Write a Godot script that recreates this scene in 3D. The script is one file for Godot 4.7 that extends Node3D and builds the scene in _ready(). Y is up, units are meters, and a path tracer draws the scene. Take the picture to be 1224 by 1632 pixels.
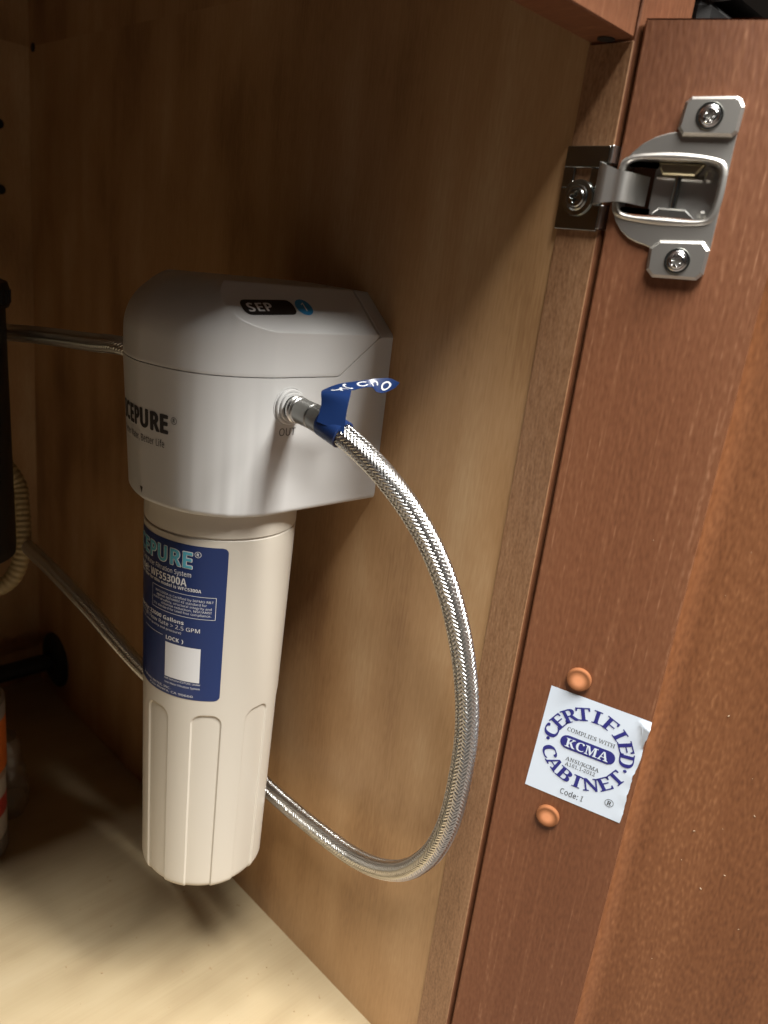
extends Node3D

# A water filter under a kitchen sink. x = 0 is the cabinet's side panel, y = 0 its floor, z = 0 the front of the face frame.

const SIDE_Z := -0.109      # the flat side of the filter head
const AXIS := Vector3(-0.0670, 0.0, -0.157)
const DOOR_DEG := 20.5

var M := {}
var door_dir := Vector3(sin(deg_to_rad(DOOR_DEG)), 0, cos(deg_to_rad(DOOR_DEG)))
var door_out := Vector3(-cos(deg_to_rad(DOOR_DEG)), 0, sin(deg_to_rad(DOOR_DEG)))
var bold: SystemFont
var plain: SystemFont
var serif: SystemFont
var serif_bold: SystemFont


# ---------------------------------------------------------------- mesh builder
class MB:
	var v := PackedVector3Array()
	var n := PackedVector3Array()
	var t := PackedVector2Array()
	var i := PackedInt32Array()

	func tri(a: Vector3, b: Vector3, c: Vector3, hint: Vector3, ua := Vector2.ZERO, ub := Vector2.ZERO, uc := Vector2.ZERO) -> void:
		# flat triangle whose face looks along hint
		var k := (b - a).cross(c - a)
		if k.length_squared() < 1e-22:
			return
		k = k.normalized()
		var s := v.size()
		if k.dot(hint) < 0.0:
			k = -k
			v.append_array(PackedVector3Array([a, b, c]))
			t.append_array(PackedVector2Array([ua, ub, uc]))
		else:
			v.append_array(PackedVector3Array([a, c, b]))
			t.append_array(PackedVector2Array([ua, uc, ub]))
		n.append_array(PackedVector3Array([k, k, k]))
		i.append_array(PackedInt32Array([s, s + 1, s + 2]))

	func quad(a: Vector3, b: Vector3, c: Vector3, d: Vector3, hint: Vector3, ua := Vector2.ZERO, ub := Vector2.ZERO, uc := Vector2.ZERO, ud := Vector2.ZERO) -> void:
		tri(a, b, c, hint, ua, ub, uc)
		tri(a, c, d, hint, ua, uc, ud)

	# rows of points; the normal is (along the row) x (to the next row), turned round by flip
	func grid(rows: Array, closed := false, flip := false, uvs: Array = [], norms: Array = []) -> void:
		var s := v.size()
		var rn := rows.size()
		var cn: int = rows[0].size()
		for r in rn:
			var here: PackedVector3Array = rows[r]
			var up: PackedVector3Array = rows[mini(r + 1, rn - 1)]
			var dn: PackedVector3Array = rows[maxi(r - 1, 0)]
			for c in cn:
				var a := here[(c + 1) % cn] if closed else here[mini(c + 1, cn - 1)]
				var b := here[(c + cn - 1) % cn] if closed else here[maxi(c - 1, 0)]
				var k := (a - b).cross(up[c] - dn[c])
				if k.length_squared() < 1e-24:
					k = Vector3.UP
				k = k.normalized()
				if norms.size():
					k = norms[r][c]
				elif flip:
					k = -k
				v.append(here[c])
				n.append(k)
				t.append(uvs[r][c] if uvs.size() else Vector2(float(c) / cn, float(r) / rn))
		var last := cn if closed else cn - 1
		for r in rn - 1:
			for c in last:
				var p := s + r * cn + c
				var q := s + r * cn + (c + 1) % cn
				if flip:
					i.append_array(PackedInt32Array([p, q, q + cn, p, q + cn, p + cn]))
				else:
					i.append_array(PackedInt32Array([p, q + cn, q, p, p + cn, q + cn]))

	func cap(loop: PackedVector3Array, hint: Vector3) -> void:
		var m := Vector3.ZERO
		for p in loop:
			m += p
		m /= loop.size()
		for k in loop.size():
			tri(m, loop[k], loop[(k + 1) % loop.size()], hint)

	# chamfered box between two corners in the axes of xf
	func box(lo: Vector3, hi: Vector3, c := 0.0004, xf := Transform3D.IDENTITY, uv_scale := 1.0) -> void:
		var m := (lo + hi) * 0.5
		var h := (hi - lo) * 0.5
		c = minf(c, minf(h.x, minf(h.y, h.z)) * 0.9)
		var f := func(p: Vector3) -> Vector3: return xf * (m + p)
		for ax in 3:
			var b1 := (ax + 1) % 3
			var b2 := (ax + 2) % 3
			for sg in [-1.0, 1.0]:
				var q := []
				var w := []
				for e in [[-1, -1], [1, -1], [1, 1], [-1, 1]]:
					var p := Vector3.ZERO
					p[ax] = sg * h[ax]
					p[b1] = e[0] * (h[b1] - c)
					p[b2] = e[1] * (h[b2] - c)
					q.append(f.call(p))
					var o := m + p
					var uv: Vector2 = [Vector2(o.z, -o.y), Vector2(o.x, o.z), Vector2(o.x, -o.y)][ax]
					w.append(uv * uv_scale)
				var nn := Vector3.ZERO
				nn[ax] = sg
				quad(q[0], q[1], q[2], q[3], xf.basis * nn, w[0], w[1], w[2], w[3])
		if c <= 0.0:
			return
		for ax in 3:
			var b1 := (ax + 1) % 3
			var b2 := (ax + 2) % 3
			for s1 in [-1.0, 1.0]:
				for s2 in [-1.0, 1.0]:
					var q := []
					var w := []
					for e in [[-1, 0], [1, 0], [1, 1], [-1, 1]]:
						var p := Vector3.ZERO
						p[ax] = e[0] * (h[ax] - c)
						p[b1] = s1 * (h[b1] - (0.0 if e[1] == 0 else c))
						p[b2] = s2 * (h[b2] - (c if e[1] == 0 else 0.0))
						q.append(f.call(p))
						var o := m + p
						w.append(Vector2(o.x + o.z, -o.y) * uv_scale)
					var nn := Vector3.ZERO
					nn[b1] = s1
					nn[b2] = s2
					quad(q[0], q[1], q[2], q[3], xf.basis * nn, w[0], w[1], w[2], w[3])
		for sx in [-1.0, 1.0]:
			for sy in [-1.0, 1.0]:
				for sz in [-1.0, 1.0]:
					tri(f.call(Vector3(sx * h.x, sy * (h.y - c), sz * (h.z - c))), f.call(Vector3(sx * (h.x - c), sy * h.y, sz * (h.z - c))), f.call(Vector3(sx * (h.x - c), sy * (h.y - c), sz * h.z)), xf.basis * Vector3(sx, sy, sz))

	# a lathe: profile of (radius, height) about the y axis of xf, heights rising for outward faces
	func lathe(profile: Array, seg: int, xf := Transform3D.IDENTITY, sharp := true) -> void:
		var prof := []
		if sharp:      # double the points so that edges stay crisp
			for k in profile.size() - 1:
				prof.append([profile[k], profile[k + 1]])
		else:
			prof.append(profile)
		for part in prof:
			var rows := []
			for p in part:
				var row := PackedVector3Array()
				for c in seg:
					var a := TAU * c / seg
					row.append(xf * Vector3(p.x * sin(a), p.y, p.x * cos(a)))
				rows.append(row)
			var norms := []
			if sharp:
				var d: Vector2 = part[1] - part[0]
				var nr := Vector2(d.y, -d.x).normalized()
				var row := PackedVector3Array()
				for c in seg:
					var a := TAU * c / seg
					row.append((xf.basis * Vector3(nr.x * sin(a), nr.y, nr.x * cos(a))).normalized())
				norms = [row, row]
			grid(rows, true, false, [], norms)

	# extruded outline (in the x-y plane of xf, from z0 up to z1) with a chamfered front edge
	func prism(poly: PackedVector2Array, z0: float, z1: float, c: float, xf := Transform3D.IDENTITY) -> void:
		var m := Vector2.ZERO
		for p in poly:
			m += p
		m /= poly.size()
		var inner := PackedVector2Array()
		var area := 0.0
		for k in poly.size():
			area += poly[k].cross(poly[(k + 1) % poly.size()])
		var sg := signf(area)
		for k in poly.size():
			var a := (poly[k] - poly[(k + poly.size() - 1) % poly.size()]).normalized()
			var b := (poly[(k + 1) % poly.size()] - poly[k]).normalized()
			var na := Vector2(-a.y, a.x) * sg
			var nb := Vector2(-b.y, b.x) * sg
			var nm := (na + nb)
			inner.append(poly[k] + nm * (c / maxf(0.4, 1.0 + na.dot(nb))))
		var ids := Geometry2D.triangulate_polygon(inner)
		for k in ids.size() / 3:
			var a := inner[ids[k * 3]]
			var b := inner[ids[k * 3 + 1]]
			var d := inner[ids[k * 3 + 2]]
			tri(xf * Vector3(a.x, a.y, z1), xf * Vector3(b.x, b.y, z1), xf * Vector3(d.x, d.y, z1), xf.basis.z, a, b, d)
		for k in poly.size():
			var j := (k + 1) % poly.size()
			var e := poly[j] - poly[k]
			var o := Vector2(e.y, -e.x).normalized() * sg
			quad(xf * Vector3(inner[k].x, inner[k].y, z1), xf * Vector3(inner[j].x, inner[j].y, z1), xf * Vector3(poly[j].x, poly[j].y, z1 - c), xf * Vector3(poly[k].x, poly[k].y, z1 - c), xf.basis * Vector3(o.x, o.y, 1.0), inner[k], inner[j], poly[j], poly[k])
			quad(xf * Vector3(poly[k].x, poly[k].y, z0), xf * Vector3(poly[j].x, poly[j].y, z0), xf * Vector3(poly[j].x, poly[j].y, z1 - c), xf * Vector3(poly[k].x, poly[k].y, z1 - c), xf.basis * Vector3(o.x, o.y, 0.0), poly[k], poly[j], poly[j], poly[k])

	func mesh() -> ArrayMesh:
		var a := []
		a.resize(Mesh.ARRAY_MAX)
		a[Mesh.ARRAY_VERTEX] = v
		a[Mesh.ARRAY_NORMAL] = n
		a[Mesh.ARRAY_TEX_UV] = t
		a[Mesh.ARRAY_INDEX] = i
		var m := ArrayMesh.new()
		m.add_surface_from_arrays(Mesh.PRIMITIVE_TRIANGLES, a)
		return m


# a tube's middle line: points every step metres with frames carried along
class Path:
	var p := PackedVector3Array()
	var t := PackedVector3Array()
	var a := PackedVector3Array()
	var b := PackedVector3Array()
	var step := 0.001
	var length := 0.0

	func _init(points: Array, ease := 0.27) -> void:
		var cv := Curve3D.new()
		cv.bake_interval = 0.0005
		for k in points.size():
			var q: Vector3 = points[k]
			var d: Vector3 = (points[mini(k + 1, points.size() - 1)] - points[maxi(k - 1, 0)])
			var din: float = (q - points[maxi(k - 1, 0)]).length()
			var dout: float = (points[mini(k + 1, points.size() - 1)] - q).length()
			d = d.normalized()
			cv.add_point(q, -d * din * ease * 1.25, d * dout * ease * 1.25)
		length = cv.get_baked_length()
		var count := int(length / step)
		for k in count + 1:
			p.append(cv.sample_baked(k * step, true))
		for pass_ in 10:      # even out the bends
			var s := p.duplicate()
			for k in range(1, count):
				s[k] = (p[k - 1] + p[k] * 2.0 + p[k + 1]) * 0.25
			p = s
		for k in count + 1:
			t.append((p[mini(k + 1, count)] - p[maxi(k - 1, 0)]).normalized())
		var x := Vector3.UP.cross(t[0]).normalized()
		for k in count + 1:
			x = (x - t[k] * x.dot(t[k])).normalized()
			a.append(x)
			b.append(t[k].cross(x))
		length = count * step

	func at(s: float, ang: float, r: float) -> Vector3:
		var f := clampf(s / step, 0.0, p.size() - 1.001)
		var k := int(f)
		var w := f - k
		var ca := cos(ang) * r
		var sa := sin(ang) * r
		return (p[k] + a[k] * ca + b[k] * sa) * (1.0 - w) + (p[k + 1] + a[k + 1] * ca + b[k + 1] * sa) * w


# ---------------------------------------------------------------- scene objects
func tag(o: Node3D, label: String, category: String, group := "") -> void:
	o.set_meta("label", label)
	o.set_meta("category", category)
	if group:
		o.set_meta("group", group)


func thing(called: String, label: String, category: String, at := Vector3.ZERO, group := "") -> Node3D:
	var o := Node3D.new()
	o.name = called
	o.position = at
	add_child(o, true)
	tag(o, label, category, group)
	return o


var numbers := {}

func part(called: String, mb: MB, m: Material, parent: Node3D, kind := "") -> MeshInstance3D:
	var o := MeshInstance3D.new()
	var key := str(parent.get_instance_id()) + called
	var k: int = numbers.get(key, 0)
	numbers[key] = k + 1
	o.name = called if k == 0 else "%s_%03d" % [called, k]
	o.mesh = mb.mesh()
	o.material_override = m
	parent.add_child(o, true)
	if parent != self and parent.get_parent() == self and not parent is MeshInstance3D:
		o.position = -parent.position
	if kind:
		o.set_meta("kind", kind)
	return o


func mat(color: Color, rough := 0.5, metal := 0.0) -> StandardMaterial3D:
	var m := StandardMaterial3D.new()
	m.albedo_color = color
	m.roughness = rough
	m.metallic = metal
	return m


func lin(r: float, g: float, b: float) -> Color:
	return Color(r, g, b).linear_to_srgb()


# ---------------------------------------------------------------- textures
# noise stretched along y: made small and pulled out
func streaks(w: int, h: int, stretch: int, freq: float, oct: int, rnd: int, warp := 0.0) -> PackedByteArray:
	var nz := FastNoiseLite.new()
	nz.seed = rnd
	nz.noise_type = FastNoiseLite.TYPE_SIMPLEX_SMOOTH
	nz.frequency = freq
	nz.fractal_octaves = oct
	nz.fractal_type = FastNoiseLite.FRACTAL_FBM if oct > 1 else FastNoiseLite.FRACTAL_NONE
	if warp > 0.0:
		nz.domain_warp_enabled = true
		nz.domain_warp_amplitude = warp
		nz.domain_warp_frequency = freq * 0.3
	var im := nz.get_image(w, maxi(4, h / stretch), false, false, true)
	im.convert(Image.FORMAT_L8)
	if stretch > 1:
		im.resize(w, h, Image.INTERPOLATE_CUBIC)
	return im.get_data()


# thin pale threads along the grain
func threads(w: int, h: int, stretch: int, freq: float, rnd: int) -> PackedByteArray:
	var b := streaks(w, h, stretch, freq, 1, rnd, 3.0)
	var cut := streaks(w, h, 5, 0.12, 2, rnd + 1)
	for k in b.size():
		var d := absi(b[k] - 128)
		b[k] = clampi(112 + maxi(0, 22 - d) * (60 + cut[k]) / 44, 0, 255)
	return b


# layers: [bytes, weight]; the summed value runs the ramp of colours (linear)
func wood_image(w: int, h: int, layers: Array, ramp: Gradient) -> Image:
	var lut := []
	for k in 256:
		lut.append(ramp.sample(k / 255.0))
	var out := PackedByteArray()
	out.resize(w * h * 3)
	var lr := PackedByteArray()
	var lg := PackedByteArray()
	var lb := PackedByteArray()
	for c in lut:
		lr.append(int(clampf(c.r, 0, 1) * 255.0))
		lg.append(int(clampf(c.g, 0, 1) * 255.0))
		lb.append(int(clampf(c.b, 0, 1) * 255.0))
	var count := layers.size()
	var l0: PackedByteArray = layers[0][0]
	var w0: float = layers[0][1]
	var l1: PackedByteArray = layers[1][0] if count > 1 else l0
	var w1: float = layers[1][1] if count > 1 else 0.0
	var l2: PackedByteArray = layers[2][0] if count > 2 else l0
	var w2: float = layers[2][1] if count > 2 else 0.0
	var l3: PackedByteArray = layers[3][0] if count > 3 else l0
	var w3: float = layers[3][1] if count > 3 else 0.0
	var o := 0
	for k in w * h:
		var s := clampi(int(127.5 + (l0[k] - 127.5) * w0 + (l1[k] - 127.5) * w1 + (l2[k] - 127.5) * w2 + (l3[k] - 127.5) * w3), 0, 255)
		out[o] = lr[s]
		out[o + 1] = lg[s]
		out[o + 2] = lb[s]
		o += 3
	return Image.create_from_data(w, h, false, Image.FORMAT_RGB8, out)


func ramp(stops: Array) -> Gradient:
	var g := Gradient.new()
	var off := PackedFloat32Array()
	var col := PackedColorArray()
	for s in stops:
		off.append(s[0])
		col.append(Color(s[1], s[2], s[3]).linear_to_srgb())
	g.offsets = off
	g.colors = col
	return g


func wood(im: Image, bump: Image, depth: float, rough: float, scale: Vector3) -> StandardMaterial3D:
	var m := StandardMaterial3D.new()
	m.albedo_texture = ImageTexture.create_from_image(im)
	m.roughness = rough
	if bump:      # fine relief, depth in centimetres
		m.heightmap_enabled = true
		m.heightmap_texture = ImageTexture.create_from_image(bump)
		m.heightmap_scale = depth
	m.uv1_scale = scale
	return m


func grey(bytes: PackedByteArray, w: int, h: int) -> Image:
	var im := Image.create_from_data(w, h, false, Image.FORMAT_L8, bytes)
	im.convert(Image.FORMAT_RGBA8)
	return im


func make_materials() -> void:
	# door: cherry stained maple, fine upright grain with paler threads and flecks
	var w := 768
	var h := 1536
	var fleck := streaks(w, h, 5, 0.30, 2, 11)
	var thread := threads(w, h, 96, 0.075, 12)
	var cloud := streaks(w, h, 6, 0.006, 2, 13)
	var speck := streaks(w, h, 2, 0.22, 1, 14)
	var g := ramp([[0.0, 0.090, 0.031, 0.0115], [0.42, 0.162, 0.059, 0.0245], [0.62, 0.194, 0.077, 0.034], [1.0, 0.42, 0.225, 0.135]])
	var im := wood_image(w, h, [[fleck, 0.22], [thread, 0.50], [cloud, 0.26], [speck, 0.16]], g)
	M.door = wood(im, grey(fleck, w, h), 0.012, 0.5, Vector3(1.0 / 0.36, 1.0 / 0.72, 1))
	var fleck2 := streaks(w, h, 4, 0.26, 2, 21)
	var cloud2 := streaks(w, h, 10, 0.012, 3, 23)
	var g2 := ramp([[0.0, 0.102, 0.035, 0.0115], [0.42, 0.178, 0.066, 0.0235], [0.62, 0.210, 0.082, 0.031], [1.0, 0.37, 0.172, 0.078]])
	var im2 := wood_image(w, h, [[fleck2, 0.36], [cloud2, 0.34], [speck, 0.24], [fleck, 0.16]], g2)
	M.panel = wood(im2, grey(fleck2, w, h), 0.012, 0.5, Vector3(1.0 / 0.36, 1.0 / 0.72, 1))
	# face frame edge: rough sawn and stained
	var fw := 256
	var fh := 1536
	var saw := streaks(fw, fh, 7, 0.26, 3, 31)
	var saw2 := streaks(fw, fh, 2, 0.34, 1, 32)
	var saw3 := streaks(fw, fh, 12, 0.02, 2, 33)
	var gs := ramp([[0.0, 0.13, 0.058, 0.026], [0.45, 0.265, 0.138, 0.068], [0.65, 0.31, 0.170, 0.088], [1.0, 0.46, 0.28, 0.16]])
	M.stile = wood(wood_image(fw, fh, [[saw, 0.42], [saw2, 0.34], [saw3, 0.26]], gs), grey(saw, fw, fh), 0.014, 0.5, Vector3(1.0 / 0.11, 1.0 / 0.66, 1))
	# side panel: smooth maple veneer with long cloudy figure
	var pw := 1024
	var ph := 1024
	var fig := streaks(pw, ph, 12, 0.012, 4, 41, 12.0)
	var fine := streaks(pw, ph, 40, 0.30, 2, 42)
	var blot := streaks(pw, ph, 2, 0.006, 3, 43, 30.0)
	var por := streaks(pw, ph, 8, 0.45, 1, 44)
	var gp := ramp([[0.0, 0.24, 0.122, 0.052], [0.4, 0.41, 0.240, 0.112], [0.6, 0.46, 0.280, 0.139], [1.0, 0.58, 0.40, 0.23]])
	M.side = wood(wood_image(pw, ph, [[fig, 0.40], [fine, 0.16], [blot, 0.75], [por, 0.20]], gp), null, 1.0, 0.42, Vector3(1.0 / 0.57, 1.0 / 0.6, 1))
	# floor: pale maple print
	var fl := streaks(pw, ph, 16, 0.02, 4, 51, 8.0)
	var fl2 := streaks(pw, ph, 30, 0.35, 2, 52)
	var fl3 := streaks(pw, ph, 1, 0.010, 3, 53)
	var gf := ramp([[0.0, 0.25, 0.185, 0.105], [0.45, 0.36, 0.285, 0.172], [0.6, 0.385, 0.308, 0.190], [1.0, 0.43, 0.355, 0.235]])
	M.floor = wood(wood_image(pw, ph, [[fl, 0.26], [fl2, 0.14], [fl3, 0.36]], gf), null, 1.0, 0.45, Vector3(1.0 / 0.57, 1.0 / 0.87, 1))

	M.white = mat(lin(0.58, 0.585, 0.58), 0.30)
	M.cream = mat(lin(0.58, 0.54, 0.465), 0.36)
	M.ink = mat(lin(0.035, 0.035, 0.038), 0.5)
	M.black_plastic = mat(lin(0.008, 0.008, 0.008), 0.5)
	M.navy = mat(lin(0.013, 0.032, 0.125), 0.32)
	M.sky_blue = mat(lin(0.10, 0.42, 0.55), 0.4)
	M.print_white = mat(lin(0.72, 0.73, 0.74), 0.45)
	M.sticker_black = mat(lin(0.006, 0.006, 0.007), 0.35)
	M.sticker_blue = mat(lin(0.02, 0.24, 0.52), 0.35)
	M.sticker_white = mat(lin(0.66, 0.75, 0.86), 0.45)
	M.stamp_blue = mat(lin(0.022, 0.024, 0.20), 0.5)
	M.tape = mat(lin(0.010, 0.030, 0.115), 0.30)
	M.steel = mat(lin(0.60, 0.60, 0.585), 0.29, 1.0)
	M.nickel = mat(lin(0.47, 0.46, 0.435), 0.43, 1.0)
	M.nickel_floor = mat(lin(0.50, 0.49, 0.47), 0.42, 1.0)
	M.brass_tone = mat(lin(0.60, 0.54, 0.36), 0.34, 1.0)
	M.arm = mat(lin(0.66, 0.65, 0.62), 0.42, 1.0)
	M.zinc = mat(lin(0.42, 0.44, 0.42), 0.22, 1.0)
	M.screw = mat(lin(0.68, 0.68, 0.68), 0.2, 1.0)
	M.ferrule = mat(lin(0.30, 0.30, 0.285), 0.35, 1.0)
	M.rubber = mat(lin(0.07, 0.07, 0.07), 0.6)
	M.cap = mat(lin(0.21, 0.082, 0.034), 0.7)
	M.cap.metallic_specular = 0.25
	M.beige = mat(lin(0.33, 0.25, 0.13), 0.55)
	M.orange = mat(lin(0.60, 0.15, 0.03), 0.4)
	M.red = mat(lin(0.42, 0.05, 0.04), 0.4)
	M.grey_cap = mat(lin(0.26, 0.24, 0.23), 0.45)
	M.pale = mat(lin(0.50, 0.47, 0.44), 0.4)
	M.counter = mat(lin(0.30, 0.28, 0.26), 0.3)
	M.room_floor = mat(lin(0.08, 0.065, 0.055), 0.5)
	M.dust = mat(lin(0.50, 0.38, 0.26), 0.8)


# ---------------------------------------------------------------- lettering (flat print cut out as very thin shapes)
var caps := {}

func letters(mb: MB, s: String, font: Font, cap: float, width: float, align: int, f: Callable) -> void:
	# f(u, v) -> [point, normal], u along the line in metres from its anchor, v up from its baseline
	var tm := TextMesh.new()
	tm.font = font
	tm.font_size = 64
	tm.pixel_size = 1.0 / 64.0
	tm.depth = 0.0
	tm.curve_step = 1.0
	tm.horizontal_alignment = HORIZONTAL_ALIGNMENT_LEFT
	tm.vertical_alignment = VERTICAL_ALIGNMENT_TOP
	var key := str(font.get_instance_id())
	if not caps.has(key):
		tm.text = "H"
		var b := tm.get_aabb()
		caps[key] = [b.position.y, b.size.y]
	tm.text = s
	var ar := tm.surface_get_arrays(0)
	var vs: PackedVector3Array = ar[Mesh.ARRAY_VERTEX]
	var ids: PackedInt32Array = ar[Mesh.ARRAY_INDEX] if ar[Mesh.ARRAY_INDEX] != null else PackedInt32Array(range(vs.size()))
	var lo := 1e9
	var hi := -1e9
	for p in vs:
		lo = minf(lo, p.x)
		hi = maxf(hi, p.x)
	var k: float = cap / caps[key][1]
	var kx := k if width <= 0.0 else width / (hi - lo)
	var x0: float = lo if align < 0 else ((lo + hi) * 0.5 if align == 0 else hi)
	var base: float = caps[key][0]
	for j in ids.size() / 3:
		var q := []
		for e in 3:
			var p := vs[ids[j * 3 + e]]
			q.append(f.call((p.x - x0) * kx, (p.y - base) * k))
		mb.tri(q[0][0], q[1][0], q[2][0], q[0][1])


func flat_map(o: Vector3, ex: Vector3, ey: Vector3) -> Callable:
	var nn := ex.cross(ey).normalized()
	return func(u: float, v: float) -> Array: return [o + ex * u + ey * v, nn]


func disc(mb: MB, f: Callable, cx: float, cy: float, r0: float, r1: float, seg := 40) -> void:
	for k in seg:
		var a := TAU * k / seg
		var b := TAU * (k + 1) / seg
		var p: Array = f.call(cx + cos(a) * r0, cy + sin(a) * r0)
		var q: Array = f.call(cx + cos(b) * r0, cy + sin(b) * r0)
		var r: Array = f.call(cx + cos(b) * r1, cy + sin(b) * r1)
		var s: Array = f.call(cx + cos(a) * r1, cy + sin(a) * r1)
		mb.quad(p[0], q[0], r[0], s[0], p[1])


func pill(mb: MB, f: Callable, c: Vector2, half: Vector2, rad: float, turn := 0.0) -> void:
	var pts := PackedVector2Array()
	for k in 4:
		var sx: float = [1, -1, -1, 1][k]
		var sy: float = [1, 1, -1, -1][k]
		for j in 9:
			var a := (k + j / 8.0) * PI / 2
			pts.append(c + (Vector2(sx * (half.x - rad), sy * (half.y - rad)) + Vector2(cos(a), sin(a)) * rad).rotated(turn))
	var m: Array = f.call(c.x, c.y)
	for k in pts.size():
		var p: Array = f.call(pts[k].x, pts[k].y)
		var q: Array = f.call(pts[(k + 1) % pts.size()].x, pts[(k + 1) % pts.size()].y)
		mb.tri(m[0], p[0], q[0], m[1])


func bar(mb: MB, f: Callable, u0: float, v0: float, u1: float, v1: float) -> void:
	var steps := maxi(1, int(absf(u1 - u0) / 0.002))
	for k in steps:
		var a := lerpf(u0, u1, float(k) / steps)
		var b := lerpf(u0, u1, float(k + 1) / steps)
		var p: Array = f.call(a, v0)
		mb.quad(p[0], f.call(b, v0)[0], f.call(b, v1)[0], f.call(a, v1)[0], p[1])


# ---------------------------------------------------------------- main
func _ready() -> void:
	var cam := Camera3D.new()
	cam.name = "camera"
	cam.transform = Transform3D(Basis(Vector3(0.7048, 0.1182, 0.6995), Vector3(0.1370, 0.9448, -0.2977), Vector3(-0.6960, 0.3057, 0.6497)).orthonormalized(), Vector3(-0.3, 0.4672, 0.18))
	cam.near = 0.02
	cam.far = 20.0
	var lens := CameraAttributesPhysical.new()
	lens.frustum_focal_length = 18.334
	lens.frustum_focus_distance = 0.40
	lens.exposure_aperture = 7.0
	cam.attributes = lens
	cam.fov = 66.42
	add_child(cam)
	cam.fov = 66.42
	cam.current = true

	var we := WorldEnvironment.new()
	we.name = "world_environment"
	var env := Environment.new()
	env.background_mode = Environment.BG_COLOR
	env.background_color = Color(0.62, 0.62, 0.64)
	env.background_energy_multiplier = 0.02
	env.tonemap_mode = Environment.TONE_MAPPER_LINEAR
	env.tonemap_exposure = 0.88
	env.sdfgi_enabled = true
	env.ssao_enabled = true
	env.ssil_enabled = true
	we.environment = env
	add_child(we)

	# the kitchen's ceiling lamp, in front of and above the cabinet
	ceiling_lamp(Vector3(-0.48, 2.36, 0.67), Vector2(1.4, 0.80), 20.0, "long white ceiling lamp straight above the open cabinet, outside the photograph")
	# a second one further into the room, to the right
	ceiling_lamp(Vector3(0.44, 2.36, 1.48), Vector2(0.6, 0.70), 17.0, "short white ceiling lamp further into the room, outside the photograph")

	plain = SystemFont.new()
	plain.font_names = PackedStringArray(["Droid Sans"])
	bold = SystemFont.new()
	bold.font_names = PackedStringArray(["Droid Sans"])
	bold.font_weight = 700
	serif = SystemFont.new()
	serif.font_names = PackedStringArray(["Droid Serif"])
	serif_bold = SystemFont.new()
	serif_bold.font_names = PackedStringArray(["Droid Serif"])
	serif_bold.font_weight = 700

	make_materials()
	cabinet()
	water_filter()
	hoses()
	certificate_sticker()
	left_things()


func ceiling_lamp(at: Vector3, size: Vector2, power: float, label: String) -> void:
	var lamp := thing("ceiling_lamp", label, "lamp", at, "ceiling lamps")
	var housing := MB.new()
	var hx := size.x / 2
	var hz := size.y / 2
	housing.box(at + Vector3(-hx - 0.02, 0.012, -hz - 0.02), at + Vector3(hx + 0.02, 0.06, hz + 0.02), 0.004)
	part("housing", housing, mat(lin(0.7, 0.7, 0.7)), lamp)
	var glow := MB.new()
	glow.box(at + Vector3(-hx, 0.004, -hz), at + Vector3(hx, 0.0118, hz), 0.001)
	var gm := mat(lin(0.8, 0.8, 0.8))
	gm.emission_enabled = true
	gm.emission = Color(1.0, 0.985, 0.96)
	gm.emission_energy_multiplier = 2.0
	part("diffuser", glow, gm, lamp)
	var l := AreaLight3D.new()
	l.name = "lamp_light"
	l.area_size = size
	l.light_color = Color(1.0, 0.985, 0.96)
	l.light_energy = power
	l.shadow_enabled = true
	l.rotation_degrees = Vector3(-90, 0, 0)
	lamp.add_child(l)


func D(d: float, y: float, n: float) -> Vector3:      # a point by its place on the open door's inner face (metres)
	return Vector3(0, 0, 0.0024) + door_dir * d + Vector3(0, y, 0) + door_out * n


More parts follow.
